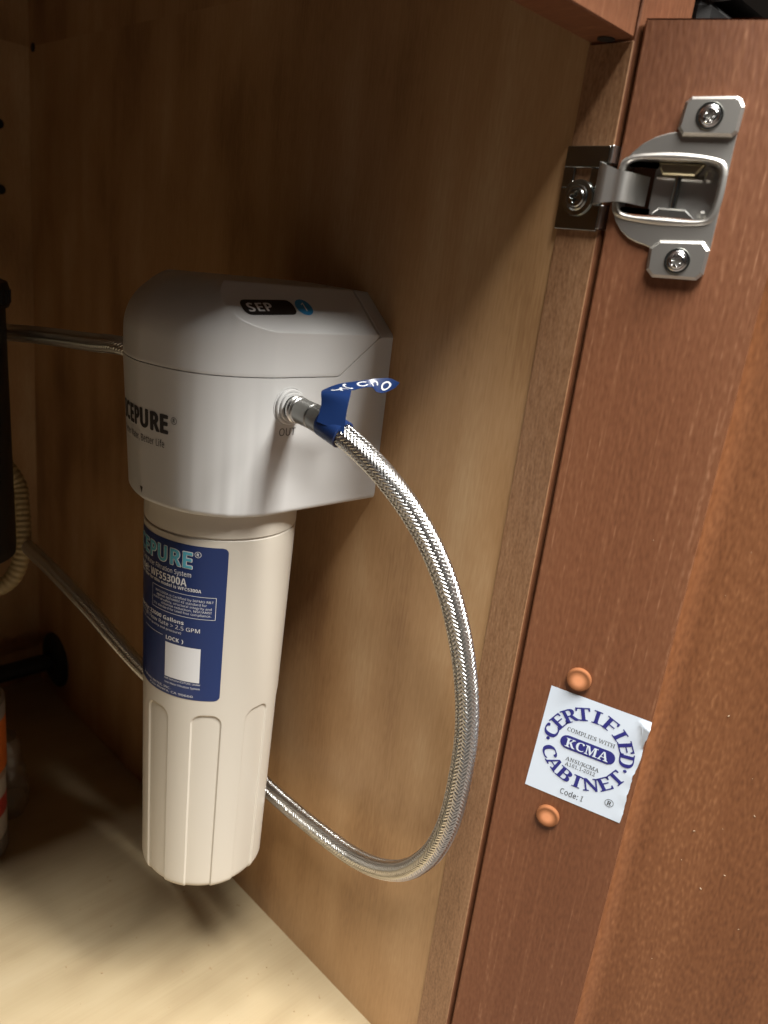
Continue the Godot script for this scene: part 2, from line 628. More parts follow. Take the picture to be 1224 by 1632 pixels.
func cabinet() -> void:
	var cab := thing("kitchen_cabinet", "open wooden sink cabinet with pale interior and reddish brown door", "cabinet")
	var room := MB.new()
	room.quad(Vector3(-4, -0.115, 0.0), Vector3(3, -0.115, 0.0), Vector3(3, -0.115, 5), Vector3(-4, -0.115, 5), Vector3.UP)
	part("kitchen_floor", room, M.room_floor, self).set_meta("kind", "structure")

	var b := MB.new()
	b.box(Vector3(0.0, -0.02, -0.57), Vector3(0.016, 0.7, -0.0203), 0.0)
	part("side_panel", b, M.side, cab)
	b = MB.new()
	b.box(Vector3(-0.886, -0.02, -0.57), Vector3(-0.87, 0.7, -0.0203), 0.0)
	part("side_panel", b, M.side, cab)
	b = MB.new()
	b.box(Vector3(-0.89, -0.02, -0.582), Vector3(0.016, 0.7, -0.5705), 0.0)
	part("back_panel", b, M.side, cab)
	b = MB.new()
	var q := [Vector3(-0.87, 0, -0.57), Vector3(0, 0, -0.57), Vector3(0, 0, -0.02), Vector3(-0.87, 0, -0.02)]
	b.quad(q[0], q[1], q[2], q[3], Vector3.UP, Vector2(q[0].z, q[0].x), Vector2(q[1].z, q[1].x), Vector2(q[2].z, q[2].x), Vector2(q[3].z, q[3].x))
	b.box(Vector3(-0.87, -0.018, -0.57), Vector3(0, -0.0004, -0.0204), 0.0)
	part("floor_panel", b, M.floor, cab)
	# small plugged holes high in the corner
	b = MB.new()
	b.lathe([Vector2(0.0035, 0.0), Vector2(0.0035, 0.0008), Vector2(0.0, 0.0010)], 16, Transform3D(Basis(Vector3(0, 0, 1), Vector3(-1, 0, 0), Vector3(0, -1, 0)), Vector3(0, 0.599, -0.5615)))
	part("hole_plug", b, M.black_plastic, cab)
	for y in [0.5364, 0.4847]:
		b = MB.new()
		b.lathe([Vector2(0.004, 0.0), Vector2(0.004, 0.0008), Vector2(0.0, 0.0010)], 16, Transform3D(Basis(Vector3(1, 0, 0), Vector3(0, 0, 1), Vector3(0, -1, 0)), Vector3(-0.0262, y, -0.5703)))
		part("hole_plug", b, M.black_plastic, cab)

	# face frame
	b = MB.new()
	b.box(Vector3(-0.0004, -0.115, -0.02), Vector3(0.0395, 0.70, 0.0), 0.0005)
	var sti := part("stile", b, M.door, cab)
	b = MB.new()
	b.box(Vector3(-0.0012, -0.115, -0.0199), Vector3(-0.0005, 0.557, -0.0003), 0.0002)
	part("stile_edge", b, M.stile, sti)
	b = MB.new()
	b.box(Vector3(-0.909, -0.115, -0.02), Vector3(-0.87, 0.70, 0.0), 0.0006)
	part("stile", b, M.door, cab)
	b = MB.new()
	b.box(Vector3(-0.8698, 0.5577, -0.0197), Vector3(-0.0014, 0.70, -0.0004), 0.0006)
	part("rail", b, M.door, cab)
	b = MB.new()      # pocket hole under the end of the rail
	b.lathe([Vector2(0.0034, 0.0), Vector2(0.0034, 0.0005), Vector2(0.0, 0.0007)], 20, Transform3D(Basis(Vector3(1, 0, 0), Vector3(0, -1, 0), Vector3(0, 0, -1)), Vector3(-0.0046, 0.5577, -0.0105)))
	part("pocket_hole", b, M.black_plastic, cab)
	b = MB.new()
	b.box(Vector3(-0.8698, -0.03, -0.0197), Vector3(-0.0014, -0.001, -0.0004), 0.0006)
	part("rail", b, M.stile, cab)
	b = MB.new()
	b.box(Vector3(-0.88, 0.605, 0.002), Vector3(0.006, 0.690, 0.022), 0.002, Transform3D.IDENTITY, 1.0)
	part("false_drawer_front", b, M.door, cab)
	# worktop
	b = MB.new()
	b.box(Vector3(-1.5, 0.7005, -0.6), Vector3(0.7, 0.735, 0.063), 0.003)
	var top := part("worktop", b, M.counter, self)
	tag(top, "grey worktop over the cabinet, outside the top of the photograph", "worktop")
	# black appliance beside the cabinet
	var app := thing("kitchen_appliance", "black appliance front just above the open door, top right", "appliance", Vector3(0.25, -0.1, 0))
	b = MB.new()
	b.box(Vector3(0.0425, -0.08, -0.55), Vector3(0.62, 0.585, 0.004), 0.004)
	b.box(Vector3(0.0425, 0.589, -0.55), Vector3(0.62, 0.69, 0.010), 0.004)
	part("front_panel", b, M.black_plastic, app)
	b = MB.new()
	b.box(Vector3(0.0427, 0.5855, -0.1), Vector3(0.0562, 0.5885, 0.0075), 0.0005)
	part("trim", b, mat(lin(0.2, 0.21, 0.22), 0.4), app)

	# the other door, shut
	b = MB.new()
	b.box(Vector3(-0.885, -0.03, 0.003), Vector3(-0.452, 0.5647, 0.023), 0.002)
	part("shut_door", b, M.door, cab)

	door(cab)
	hinge(cab)


func door(cab: Node3D) -> void:
	var top := 0.5647
	var bot := -0.03
	var wide := 0.40
	var f := MB.new()
	# flat frame: front faces (with a pocket for the hinge cup), edges and back
	var pieces := [
		[0.0, bot, 0.0635, 0.4958], [0.0, 0.4958, 0.0032, 0.5163], [0.0385, 0.4958, 0.0635, 0.5163], [0.0, 0.5163, 0.0635, top],
		[0.0635, 0.507, wide - 0.0635, top], [0.0635, bot, wide - 0.0635, 0.035], [wide - 0.0635, bot, wide, top]]
	for p in pieces:
		var x0: float = p[0] + (0.0007 if p[0] == 0.0 else 0.0)
		var y1: float = p[3] - (0.0007 if p[3] == top else 0.0)
		f.quad(D(x0, p[1], 0), D(p[2], p[1], 0), D(p[2], y1, 0), D(x0, y1, 0), door_out, Vector2(x0, -p[1]), Vector2(p[2], -p[1]), Vector2(p[2], -y1), Vector2(x0, -y1))
	f.quad(D(0, bot, -0.0007), D(0.0007, bot, 0), D(0.0007, top - 0.0007, 0), D(0, top - 0.0007, -0.0007), door_out - door_dir, Vector2(0, -bot), Vector2(0.001, -bot), Vector2(0.001, -top), Vector2(0, -top))
	f.quad(D(0, bot, -0.0007), D(0, bot, -0.02), D(0, top - 0.0007, -0.02), D(0, top - 0.0007, -0.0007), -door_dir, Vector2(0, -bot), Vector2(-0.02, -bot), Vector2(-0.02, -top), Vector2(0, -top))
	f.quad(D(0, top - 0.0007, -0.0007), D(0.0007, top - 0.0007, 0), D(wide, top - 0.0007, 0), D(wide, top, -0.0007), door_out + Vector3.UP, Vector2(0, 0), Vector2(0, 0.001), Vector2(wide, 0.001), Vector2(wide, 0))
	f.quad(D(0, top, -0.0007), D(wide, top, -0.0007), D(wide, top, -0.02), D(0, top, -0.02), Vector3.UP, Vector2(0, 0), Vector2(wide, 0), Vector2(wide, 0.02), Vector2(0, 0.02))
	f.quad(D(wide, bot, 0), D(wide, bot, -0.02), D(wide, top, -0.02), D(wide, top, 0), door_dir)
	f.quad(D(0, bot, -0.02), D(wide, bot, -0.02), D(wide, top, -0.02), D(0, top, -0.02), -door_out)
	# walls of the hinge pocket
	var pk := [[0.0032, 0.4958], [0.0385, 0.4958], [0.0385, 0.5163], [0.0032, 0.5163]]
	for k in 4:
		var a: Array = pk[k]
		var c: Array = pk[(k + 1) % 4]
		f.quad(D(a[0], a[1], 0), D(c[0], c[1], 0), D(c[0], c[1], -0.013), D(a[0], a[1], -0.013), D(0.02, 0.506, 0) - D((a[0] + c[0]) / 2, (a[1] + c[1]) / 2, 0), Vector2(a[0], -a[1]), Vector2(c[0], -c[1]), Vector2(c[0], 0), Vector2(a[0], 0))
	f.quad(D(0.0032, 0.4958, -0.013), D(0.0385, 0.4958, -0.013), D(0.0385, 0.5163, -0.013), D(0.0032, 0.5163, -0.013), door_out)
	var dr := part("door", f, M.door, cab)
	# panel with the hollow curve that meets the frame
	var prof := [Vector2(0.0635, 0.0), Vector2(0.06352, -0.0008)]
	for k in 13:      # quarter round
		var q := PI / 2 * k / 12.0
		prof.append(Vector2(0.0636 + 0.0090 * (1.0 - cos(q)), -0.0012 - 0.0078 * sin(q)))
	prof.append_array([Vector2(0.078, -0.0090), Vector2(0.20, -0.0090), Vector2(wide - 0.0635, -0.0090)])
	var rows := []
	var uvs := []
	for y in [0.035, 0.1, 0.3, 0.507]:
		var row := PackedVector3Array()
		var ur := []
		for p in prof:
			row.append(D(p.x, y, p.y))
			ur.append(Vector2(p.x + 0.1, -y))
		rows.append(row)
		uvs.append(ur)
	var g := MB.new()
	g.grid(rows, false, false, uvs)
	if g.n[prof.size() - 1].dot(door_out) < 0.0:
		g = MB.new()
		g.grid(rows, false, true, uvs)
	g.quad(D(0.0635, 0.507, 0), D(wide - 0.0635, 0.507, 0), D(wide - 0.0635, 0.507, -0.0090), D(0.0635, 0.507, -0.0090), Vector3.DOWN)
	g.quad(D(0.0635, 0.035, 0), D(wide - 0.0635, 0.035, 0), D(wide - 0.0635, 0.035, -0.0090), D(0.0635, 0.035, -0.0090), Vector3.UP)
	part("door_panel", g, M.panel, dr)
	# two plastic caps over screw holes
	for c in [[0.0281, 0.2915], [0.0275, 0.2139]]:
		var m := MB.new()
		m.lathe([Vector2(0.0058, 0.0), Vector2(0.0058, 0.0012), Vector2(0.00574, 0.0016), Vector2(0.0056, 0.0019), Vector2(0.0053, 0.0021), Vector2(0.0050, 0.00216), Vector2(0.0047, 0.00218), Vector2(0.0046, 0.00218), Vector2(0.0, 0.00219)], 40, Transform3D(Basis(door_dir, door_out, door_dir.cross(door_out)), D(c[0], c[1], 0)), false)
		part("cover_cap", m, M.cap, dr)
	# specks of sawdust and lint on the door
	var rng := RandomNumberGenerator.new()
	rng.seed = 5
	var s := MB.new()
	for k in 22:
		var d := rng.randf_range(0.004, 0.135)
		var y := rng.randf_range(0.05, 0.55)
		if rng.randf() < 0.6:
			y = rng.randf_range(0.06, 0.30)
			d = rng.randf_range(0.06, 0.13)
		var dep := 0.0 if d < 0.062 else (-0.0089 if d > 0.079 else 99.0)
		if dep > 1.0 or (d > 0.012 and d < 0.064 and y > 0.2 and y < 0.31) or (y > 0.47 and y < 0.54 and d < 0.045):
			continue
		var r := rng.randf_range(0.00007, 0.00019)
		var e := Vector3(r * rng.randf_range(0.8, 4.0), r, r * 0.6)
		s.box(-e, e, 0.0, Transform3D(Basis(door_dir, Vector3.UP, -door_out).rotated(door_out, rng.randf() * 3.0), D(d, y, dep + r * 0.6)))
	part("dust_specks", s, M.dust, dr, "stuff")


# outline points at even angles about a centre (the outline must be star shaped from it)
func ray_outline(poly: PackedVector2Array, c: Vector2, count: int) -> PackedVector2Array:
	var out := PackedVector2Array()
	for k in count:
		var a := TAU * k / count
		var far := c + Vector2(cos(a), sin(a)) * 1.0
		var best := c
		for j in poly.size():
			var hit = Geometry2D.segment_intersects_segment(c, far, poly[j], poly[(j + 1) % poly.size()])
			if hit != null and hit.distance_to(c) > best.distance_to(c):
				best = hit
		out.append(best)
	return out


func smooth_poly(pts: Array, rounds: int) -> PackedVector2Array:      # corner cutting
	var p := PackedVector2Array(pts)
	for k in rounds:
		var q := PackedVector2Array()
		for j in p.size():
			var a := p[j]
			var b := p[(j + 1) % p.size()]
			q.append(a.lerp(b, 0.25))
			q.append(a.lerp(b, 0.75))
		p = q
	return p


# head of a screw with a star recess, on the x-z plane of xf with y outward
func screw_head(mb: MB, xf: Transform3D, r: float, h: float, recess: float, lobes := 6, turn := 0.3) -> void:
	var rows := []
	var rr := []
	for k in 30:
		rr.append(r * (k + 0.0) / 29.0)
	for k in rr.size():
		var row := PackedVector3Array()
		for c in 96:
			var a := TAU * c / 96
			var star := recess * (0.50 + 0.50 * pow(absf(cos((a + turn) * lobes * 0.5)), 1.8))
			var q: float = rr[k]
			var y := h * (1.0 - pow(q / r, 4.0) * 0.75)
			var inside := clampf((star - q) / (recess * 0.14), 0.0, 1.0)
			y -= inside * recess * 0.85
			if q > r * 0.70 and q < r * 0.80:
				y -= h * 0.22
			row.append(xf * Vector3(q * sin(a), y, q * cos(a)))
		rows.append(row)
	rows.reverse()
	mb.grid(rows, true, false)


func hinge(cab: Node3D) -> void:
	var on_door := Transform3D(Basis(door_dir, Vector3.UP, door_out), D(0, 0, 0))
	# ---- plate with rolled cup opening
	var mm := func(a: Array) -> PackedVector2Array:
		var o := PackedVector2Array()
		for p in a:
			o.append(Vector2(p[0], p[1]) * 0.001)
		return o
	var outer: PackedVector2Array = mm.call([[41.3, 528], [41.3, 505], [41.3, 486], [41.0, 483], [30, 481], [20.5, 483.2], [17, 484.6], [13.2, 485.4], [9.8, 486.7], [6.4, 489.2], [3.6, 492.6], [1.6, 496.6], [0.6, 501], [0.5, 505.5], [1.0, 510], [2.4, 514.2], [4.8, 518.0], [8.2, 521.4], [12.4, 524.0], [17, 525.6], [21, 526.4], [30, 529.5], [41, 529]])
	var hole_pts: PackedVector2Array = smooth_poly(Array(mm.call([[3.8, 516.2], [20, 517.2], [34.5, 517.2], [39.4, 515.2], [40.0, 506], [39.2, 496.6], [35.5, 494.7], [20, 494.3], [3.8, 494.6], [2.4, 500], [2.4, 511]])), 2)
	var c := Vector2(0.021, 0.5057)
	var n := 180
	var o1 := ray_outline(outer, c, n)
	var i1 := ray_outline(hole_pts, c, n)
	var rows := []
	for lv in [[0, 0.0, 0.0], [0, 0.0, 0.0011], [0, 0.0004, 0.0014], [1, 0.0018, 0.0015], [1, 0.0010, 0.0021], [1, 0.0002, 0.0023], [1, -0.0006, 0.0020], [1, -0.0012, 0.0008], [1, -0.0014, -0.002], [1, -0.0016, -0.0105]]:
		var row := PackedVector3Array()
		for k in n:
			var p: Vector2 = (o1 if lv[0] == 0 else i1)[k]
			var dir := (p - c).normalized()
			p -= dir * lv[1] * (1.0 if lv[0] == 0 else -1.0)
			row.append(on_door * Vector3(p.x, p.y, lv[2]))
		rows.append(row)
	var pl := MB.new()
	pl.grid([rows[0], rows[1]], true, false)
	pl.grid([rows[1], rows[2]], true, false)
	pl.grid([rows[2], rows[3]], true, false)
	pl.grid(rows.slice(3), true, false)
	var hg := part("hinge", pl, M.nickel, cab)
	# cup floor
	var fl := MB.new()
	fl.prism(PackedVector2Array([Vector2(0.0140, 0.4957), Vector2(0.0366, 0.4957), Vector2(0.0384, 0.500), Vector2(0.0384, 0.512), Vector2(0.0366, 0.5162), Vector2(0.0140, 0.5162)]), -0.0095, -0.0066, 0.0003, on_door)
	part("cup_floor", fl, M.nickel_floor, hg)
	# raised screw tabs
	var tabs := [
		[smooth_poly([Vector2(0.0201, 0.5246), Vector2(0.0415, 0.5252), Vector2(0.0418, 0.5388), Vector2(0.0206, 0.5378)], 2), Vector2(0.0305, 0.5317)],
		[PackedVector2Array([Vector2(0.0190, 0.4838), Vector2(0.0222, 0.4870), Vector2(0.0384, 0.4882), Vector2(0.0413, 0.4852), Vector2(0.0410, 0.4762), Vector2(0.0388, 0.4737), Vector2(0.0222, 0.4730), Vector2(0.0194, 0.4756)]), Vector2(0.0304, 0.4800)]]
	tabs[0][0] = PackedVector2Array([Vector2(0.0200, 0.5272), Vector2(0.0222, 0.5246), Vector2(0.0398, 0.5251), Vector2(0.0415, 0.5268), Vector2(0.0418, 0.5354), Vector2(0.0402, 0.5380), Vector2(0.0384, 0.5388), Vector2(0.0228, 0.5381), Vector2(0.0208, 0.5362)])
	for k in 2:
		var tb := MB.new()
		tb.prism(tabs[k][0], 0.0004, 0.0036, 0.0011, on_door)
		part("screw_tab", tb, M.nickel, hg)
		var at: Vector2 = tabs[k][1]
		var sx := Transform3D(Basis(door_dir, door_out, door_dir.cross(door_out)), on_door * Vector3(at.x, at.y, 0.0036))
		var ring := MB.new()
		ring.lathe([Vector2(0.0049, 0.0), Vector2(0.0047, 0.0004), Vector2(0.0042, 0.0004), Vector2(0.0040, 0.0)], 48, sx)
		part("screw_rim", ring, M.zinc, hg)
		var sc := MB.new()
		screw_head(sc, sx, 0.0039, 0.0008, 0.0022, 6, 0.4 + k * 0.35)
		part("screw", sc, M.screw, hg)
	# spring parts in the cup
	var br := MB.new()
	br.prism(PackedVector2Array([Vector2(0.0148, 0.5155), Vector2(0.0325, 0.5158), Vector2(0.0296, 0.5115), Vector2(0.0175, 0.5112)]), -0.005, -0.0008, 0.0006, on_door)
	part("spring_block", br, M.brass_tone, hg)
	var lo := MB.new()
	lo.prism(PackedVector2Array([Vector2(0.0150, 0.4955), Vector2(0.0186, 0.4992), Vector2(0.0290, 0.4993), Vector2(0.0335, 0.4955)]), -0.005, -0.0006, 0.0007, on_door)
	part("spring_block", lo, M.steel, hg)
	var lip := MB.new()
	lip.box(Vector3(0.0150, 0.5098, -0.0064), Vector3(0.0330, 0.5114, -0.0035), 0.0006, on_door)
	lip.box(Vector3(0.0330, 0.5098, -0.0064), Vector3(0.0362, 0.5146, -0.0030), 0.0009, on_door)
	lip.box(Vector3(0.0336, 0.4962, -0.0064), Vector3(0.0368, 0.4995, -0.0028), 0.0009, on_door)
	part("cup_rib", lip, M.nickel, hg)
	var pin := MB.new()
	pin.lathe([Vector2(0.0, 0.0), Vector2(0.0014, 0.0), Vector2(0.0014, 0.0126), Vector2(0.0, 0.0126)], 24, Transform3D(Basis(door_dir, Vector3.UP, door_out), on_door * Vector3(0.0236, 0.4991, -0.0038)))
	part("hinge_pin", pin, M.zinc, hg)
	var sp := MB.new()
	for y in [0.5142, 0.4972]:
		sp.lathe([Vector2(0.0, 0.0), Vector2(0.0011, 0.0), Vector2(0.0011, 0.011), Vector2(0.0, 0.011)], 16, Transform3D(Basis(Vector3.UP, door_dir, door_out).orthonormalized(), on_door * Vector3(0.0045, y, -0.0012)))
	part("spring_wire", sp, M.steel, hg)
	# ---- arm: a bent strip from the frame plate over the door's edge into the cup
	var path := [Vector2(-0.0062, 0.0010), Vector2(-0.0058, 0.0030), Vector2(-0.0045, 0.0045), Vector2(-0.0025, 0.0048), Vector2(0.0000, 0.0044), Vector2(0.0022, 0.0048), Vector2(0.0040, 0.0053), Vector2(0.0052, 0.0046), Vector2(0.0064, 0.0026), Vector2(0.0080, -0.0008), Vector2(0.0100, -0.0042), Vector2(0.0120, -0.0070)]
	var ys := []
	for k in path.size():
		var f := smoothstep(0.0, 6.0, k)
		ys.append([lerpf(0.4978, 0.4996, f), lerpf(0.5140, 0.5106, f)])
	var arm := MB.new()
	var sheet := []
	for lv in [[0, -0.0007], [0, 0.0007], [1, 0.0007], [1, -0.0007], [0, -0.0007]]:
		var row := PackedVector3Array()
		for k in path.size():
			var tg: Vector2 = (path[mini(k + 1, path.size() - 1)] - path[maxi(k - 1, 0)]).normalized()
			var nn := Vector2(-tg.y, tg.x)
			var p: Vector2 = path[k] + nn * lv[1]
			row.append(on_door * Vector3(p.x, ys[k][lv[0]], p.y))
		sheet.append(row)
	for k in 4:
		arm.grid([sheet[k], sheet[k + 1]], false, true)
	part("hinge_arm", arm, M.arm, hg)
	# ---- plate screwed to the inner edge of the face frame
	var bp := MB.new()
	var x0 := -0.0030
	var x1 := -0.0012
	bp.box(Vector3(x0, 0.5118, -0.0203), Vector3(x1, 0.5200, -0.0004), 0.0003)
	bp.box(Vector3(x0, 0.4880, -0.0203), Vector3(x1, 0.5040, -0.0004), 0.0003)
	bp.box(Vector3(x0, 0.5040, -0.0203), Vector3(x1, 0.5118, -0.0150), 0.0003)
	bp.box(Vector3(x0, 0.5040, -0.0074), Vector3(x1, 0.5118, -0.0004), 0.0003)
	part("frame_plate", bp, M.zinc, hg)
	var fp := MB.new()
	fp.box(Vector3(-0.0034, 0.4888, -0.0002), Vector3(0.012, 0.4980, 0.0012), 0.0003)
	fp.box(Vector3(-0.0034, 0.5135, -0.0002), Vector3(0.012, 0.5202, 0.0012), 0.0003)
	part("plate_flange", fp, M.steel, hg)
	var wx := Transform3D(Basis(Vector3(0, 0, 1), Vector3(-1, 0, 0), Vector3(0, -1, 0)), Vector3(x0, 0.5003, -0.0110))
	var ws := MB.new()
	ws.lathe([Vector2(0.0070, 0.0), Vector2(0.0071, 0.0006), Vector2(0.0069, 0.0011), Vector2(0.0058, 0.0013), Vector2(0.0050, 0.0014)], 56, wx)
	part("screw_rim", ws, M.zinc, hg)
	var hs := MB.new()
	screw_head(hs, wx.translated_local(Vector3(0, 0.0013, 0)), 0.0051, 0.0012, 0.0024, 4, 0.2)
	part("screw", hs, M.zinc, hg)


# ---------------------------------------------------------------- water filter
const NOSE := [[-0.072, 0.048], [-0.075, 0.0479], [-0.078, 0.0475], [-0.08117, 0.0469], [-0.08433, 0.0461], [-0.08749, 0.0453], [-0.09066, 0.0443], [-0.09435, 0.0429], [-0.09752, 0.0413], [-0.10121, 0.039], [-0.10437, 0.0365], [-0.10733, 0.0335], [-0.10965, 0.0303], [-0.11208, 0.026], [-0.11408, 0.021], [-0.11577, 0.0153], [-0.11704, 0.0095], [-0.11788, 0.004], [-0.1182, 0.0]]

# plan of the head from the wall along the front-facing side, round the nose and back: [x, dz]
func head_plan() -> Array:
	var half := []
	for k in 37:
		half.append(Vector2(-0.072 * k / 36.0, 0.048))
	for k in range(1, NOSE.size()):
		var a := Vector2(NOSE[k - 1][0], NOSE[k - 1][1])
		var b := Vector2(NOSE[k][0], NOSE[k][1])
		var prev := Vector2(NOSE[maxi(k - 2, 0)][0], NOSE[maxi(k - 2, 0)][1])
		var next := Vector2(NOSE[mini(k + 1, NOSE.size() - 1)][0], NOSE[k + 1][1]) if k + 1 < NOSE.size() else Vector2(NOSE[k - 1][0], -NOSE[k - 1][1])
		for j in range(1, 6):
			half.append(a.cubic_interpolate(b, prev, next, j / 5.0))
	var out := half.duplicate()
	for k in range(half.size() - 2, -1, -1):
		out.append(Vector2(half[k].x, -half[k].y))
	return out


func head_point(p: Vector2, nrm: Vector2, y: float, inset := 0.0) -> Vector3:
	var w := smoothstep(0.08, 0.75, -nrm.x)
	var ins := inset
	if y > 0.422:
		var f := clampf((y - 0.422) / 0.028, 0.0, 1.0)
		ins += w * 0.030 * (1.0 - sqrt(maxf(0.0, 1.0 - f * f)))
	if y < 0.409:
		ins += w * 0.004 * (0.409 - y) / 0.068
		if y < 0.3435:
			var g := clampf((0.3435 - y) / 0.003, 0.0, 1.0)
			ins += 0.0022 * (1.0 - sqrt(maxf(0.0, 1.0 - g * g)))
	var q := p - nrm * ins
	var lim := 0.048 - inset
	if y > 0.430:
		lim = minf(lim, 0.048 - inset - (y - 0.430) * 0.023 / 0.0195)
	q.y = clampf(q.y, -lim, lim)
	return Vector3(q.x, y, AXIS.z + q.y)


func seam_height(x: float) -> float:
	if x <= -0.0354:
		return 0.4091
	return 0.4091 + (x + 0.0354) / 0.0262 * 0.0200


func water_filter() -> void:
	var base := Vector3(AXIS.x, can_y(0.0966), AXIS.z)
	var wf := thing("water_filter", "white water filter housing with long cream canister mounted on the cabinet side", "water filter", base)
	var plan := head_plan()
	var nrm := []
	for k in plan.size():
		var d: Vector2 = (plan[mini(k + 1, plan.size() - 1)] - plan[maxi(k - 1, 0)]).normalized()
		# walking from the wall towards -x on the +z side, outside is +z
		nrm.append(Vector2(d.y, -d.x) if d.x <= 0.0 or true else d)
		if nrm[k].dot(plan[k] - Vector2(-0.04, 0)) < 0.0:
			nrm[k] = -nrm[k]
	var body := MB.new()
	var lid := MB.new()
	var gap := 0.00022
	# body up to the seam
	var rows := []
	for r in 34:
		var row := PackedVector3Array()
		for k in plan.size():
			var ys := seam_height(plan[k].x) if plan[k].x <= -0.0092 else 0.4291
			ys -= gap
			var y: float
			var ins := 0.0
			if r < 6:
				y = 0.3405 + 0.003 * r / 5.0
			elif r < 32:
				y = lerpf(0.3435, ys, (r - 5) / 26.0)
			else:
				y = ys
				ins = 0.0004 if r == 32 else 0.0016
			row.append(head_point(plan[k], nrm[k], y, ins))
		rows.append(row)
	body.grid(rows.slice(0, 32), false, true)
	body.grid(rows.slice(31), false, true)
	var foot: PackedVector3Array = rows[0]
	body.cap(foot, Vector3.DOWN)
	# back rim of the body, behind the slanting end of the seam
	for sg in [1.0, -1.0]:
		var rr := []
		for r in 12:
			var row := PackedVector3Array()
			for k in 10:
				var x := lerpf(0.0, -0.0094, minf(k, 8) / 8.0)
				var y := lerpf(0.4289, 0.4495, r / 11.0)
				var p := head_point(Vector2(x, 0.048), Vector2(0, 1), y, 0.0 if k < 9 else 0.0014)
				if sg < 0:
					p.z = 2.0 * AXIS.z - p.z
				row.append(p)
			rr.append(row)
		body.grid(rr, false, sg > 0)
	var tz := 0.0249
	body.quad(Vector3(0, 0.4495, AXIS.z - tz), Vector3(0, 0.4495, AXIS.z + tz), Vector3(-0.0094, 0.4495, AXIS.z + tz), Vector3(-0.0094, 0.4495, AXIS.z - tz), Vector3.UP)
	var head := part("housing_body", body, M.white, wf)
	# lid
	var lp := []
	var ln := []
	for k in plan.size():
		if plan[k].x <= -0.0096:
			lp.append(plan[k])
			ln.append(nrm[k])
	rows = []
	for r in 62:
		var row := PackedVector3Array()
		for k in lp.size():
			var ys := seam_height(lp[k].x) + gap
			var y: float
			var ins := 0.0
			if r < 2:
				y = ys
				ins = 0.0016 if r == 0 else 0.0004
			elif r < 14:
				y = lerpf(ys, maxf(0.4296, ys), (r - 2) / 11.0)
			elif r < 60:
				y = lerpf(maxf(0.4296, ys), 0.4496, (r - 13) / 46.0)
			else:
				y = 0.4498
				ins = 0.0007 if r == 60 else 0.0012
			row.append(head_point(lp[k], ln[k], y, ins))
		# turn the ends in so that the seam's upright part is a gap too
		var e0 := row[0]
		var e1 := row[row.size() - 1]
		row.insert(0, e0 + Vector3(0.0, 0, -0.0014))
		row.append(e1 + Vector3(0.0, 0, 0.0014))
		rows.append(row)
	lid.grid(rows, false, true)
	var rim: PackedVector3Array = rows[rows.size() - 1]
	lid.cap(rim, Vector3.UP)
	var lidp := part("housing_lid", lid, M.white, wf)
	# ---- date sticker on the sloping face of the lid
	var so := Vector3(0, 0.430, SIDE_Z)
	var sy := Vector3(0, 0.646, -0.762).normalized()
	var sn := Vector3.RIGHT.cross(sy).normalized()
	var sm := func(lift: float) -> Callable: return flat_map(so + sn * lift, Vector3.RIGHT, sy)
	var st := MB.new()
	pill(st, sm.call(0.00015), Vector2(-0.0728, 0.0150), Vector2(0.0155, 0.0046), 0.0036, 0.055)
	part("month_sticker", st, M.sticker_black, lidp)
	st = MB.new()
	pill(st, sm.call(0.00017), Vector2(-0.0512, 0.0163), Vector2(0.0050, 0.0050), 0.00499)
	part("number_sticker", st, M.sticker_blue, lidp)
	st = MB.new()
	var tilt := Vector3.RIGHT.rotated(sn, 0.075)
	letters(st, "SEP", bold, 0.0050, 0.0145, -1, flat_map(so + sn * 0.0003 + Vector3.RIGHT * -0.0852 + sy * 0.0117, tilt, sn.cross(tilt)))
	letters(st, "1", plain, 0.0052, 0.0, 0, flat_map(so + sn * 0.0003 + Vector3.RIGHT * -0.0512 + sy * 0.0138, tilt, sn.cross(tilt)))
	part("sticker_lettering", st, M.print_white, lidp)

	# ---- printing round the nose
	var arc := []      # [length from the middle of the nose, x, dz] on the +z half
	var mid := plan.size() / 2
	var sum := 0.0
	for k in range(mid, -1, -1):
		if k < mid:
			sum += (plan[k] - plan[k + 1]).length()
		arc.append([sum, k])
	var nose := func(lift: float, y0: float) -> Callable:
		return func(u: float, v: float) -> Array:
			var a := absf(u)
			var j := 1
			while j < arc.size() - 1 and arc[j][0] < a:
				j += 1
			var f: float = clampf((a - arc[j - 1][0]) / maxf(1e-6, arc[j][0] - arc[j - 1][0]), 0.0, 1.0)
			var k0: int = arc[j - 1][1]
			var k1: int = arc[j][1]
			var p: Vector2 = plan[k0].lerp(plan[k1], f)
			var q: Vector2 = nrm[k0].lerp(nrm[k1], f).normalized()
			var w := head_point(p, q, y0 + v, -lift)
			var nn := Vector3(q.x, 0, q.y)
			if u < 0.0:
				w.z = 2.0 * AXIS.z - w.z
				nn.z = -nn.z
			return [w, nn]
	var lg := MB.new()
	for k in 5:      # drawn a few times side by side for its heavy strokes
		letters(lg, "ICEPURE", bold, 0.0088, 0.0435, 0, func(u, v): return nose.call(0.00015 + k * 0.000004, 0.3783).call(u - 0.0013 + [0.0, 0.0004, -0.0004, 0.0, 0.0][k], v + [0.0, 0.0, 0.0, 0.00025, -0.00025][k]))
	disc(lg, nose.call(0.00015, 0.3783), 0.0242, 0.0070, 0.00145, 0.0017)
	letters(lg, "R", bold, 0.0017, 0.0, 0, func(u, v): return nose.call(0.00015, 0.3783).call(u + 0.0242, v + 0.0062))
	letters(lg, "Better Water, Better Life", plain, 0.0034, 0.0405, 0, func(u, v): return nose.call(0.00015, 0.3712).call(u - 0.002, v))
	var f0: Callable = nose.call(0.00015, 0.3442)
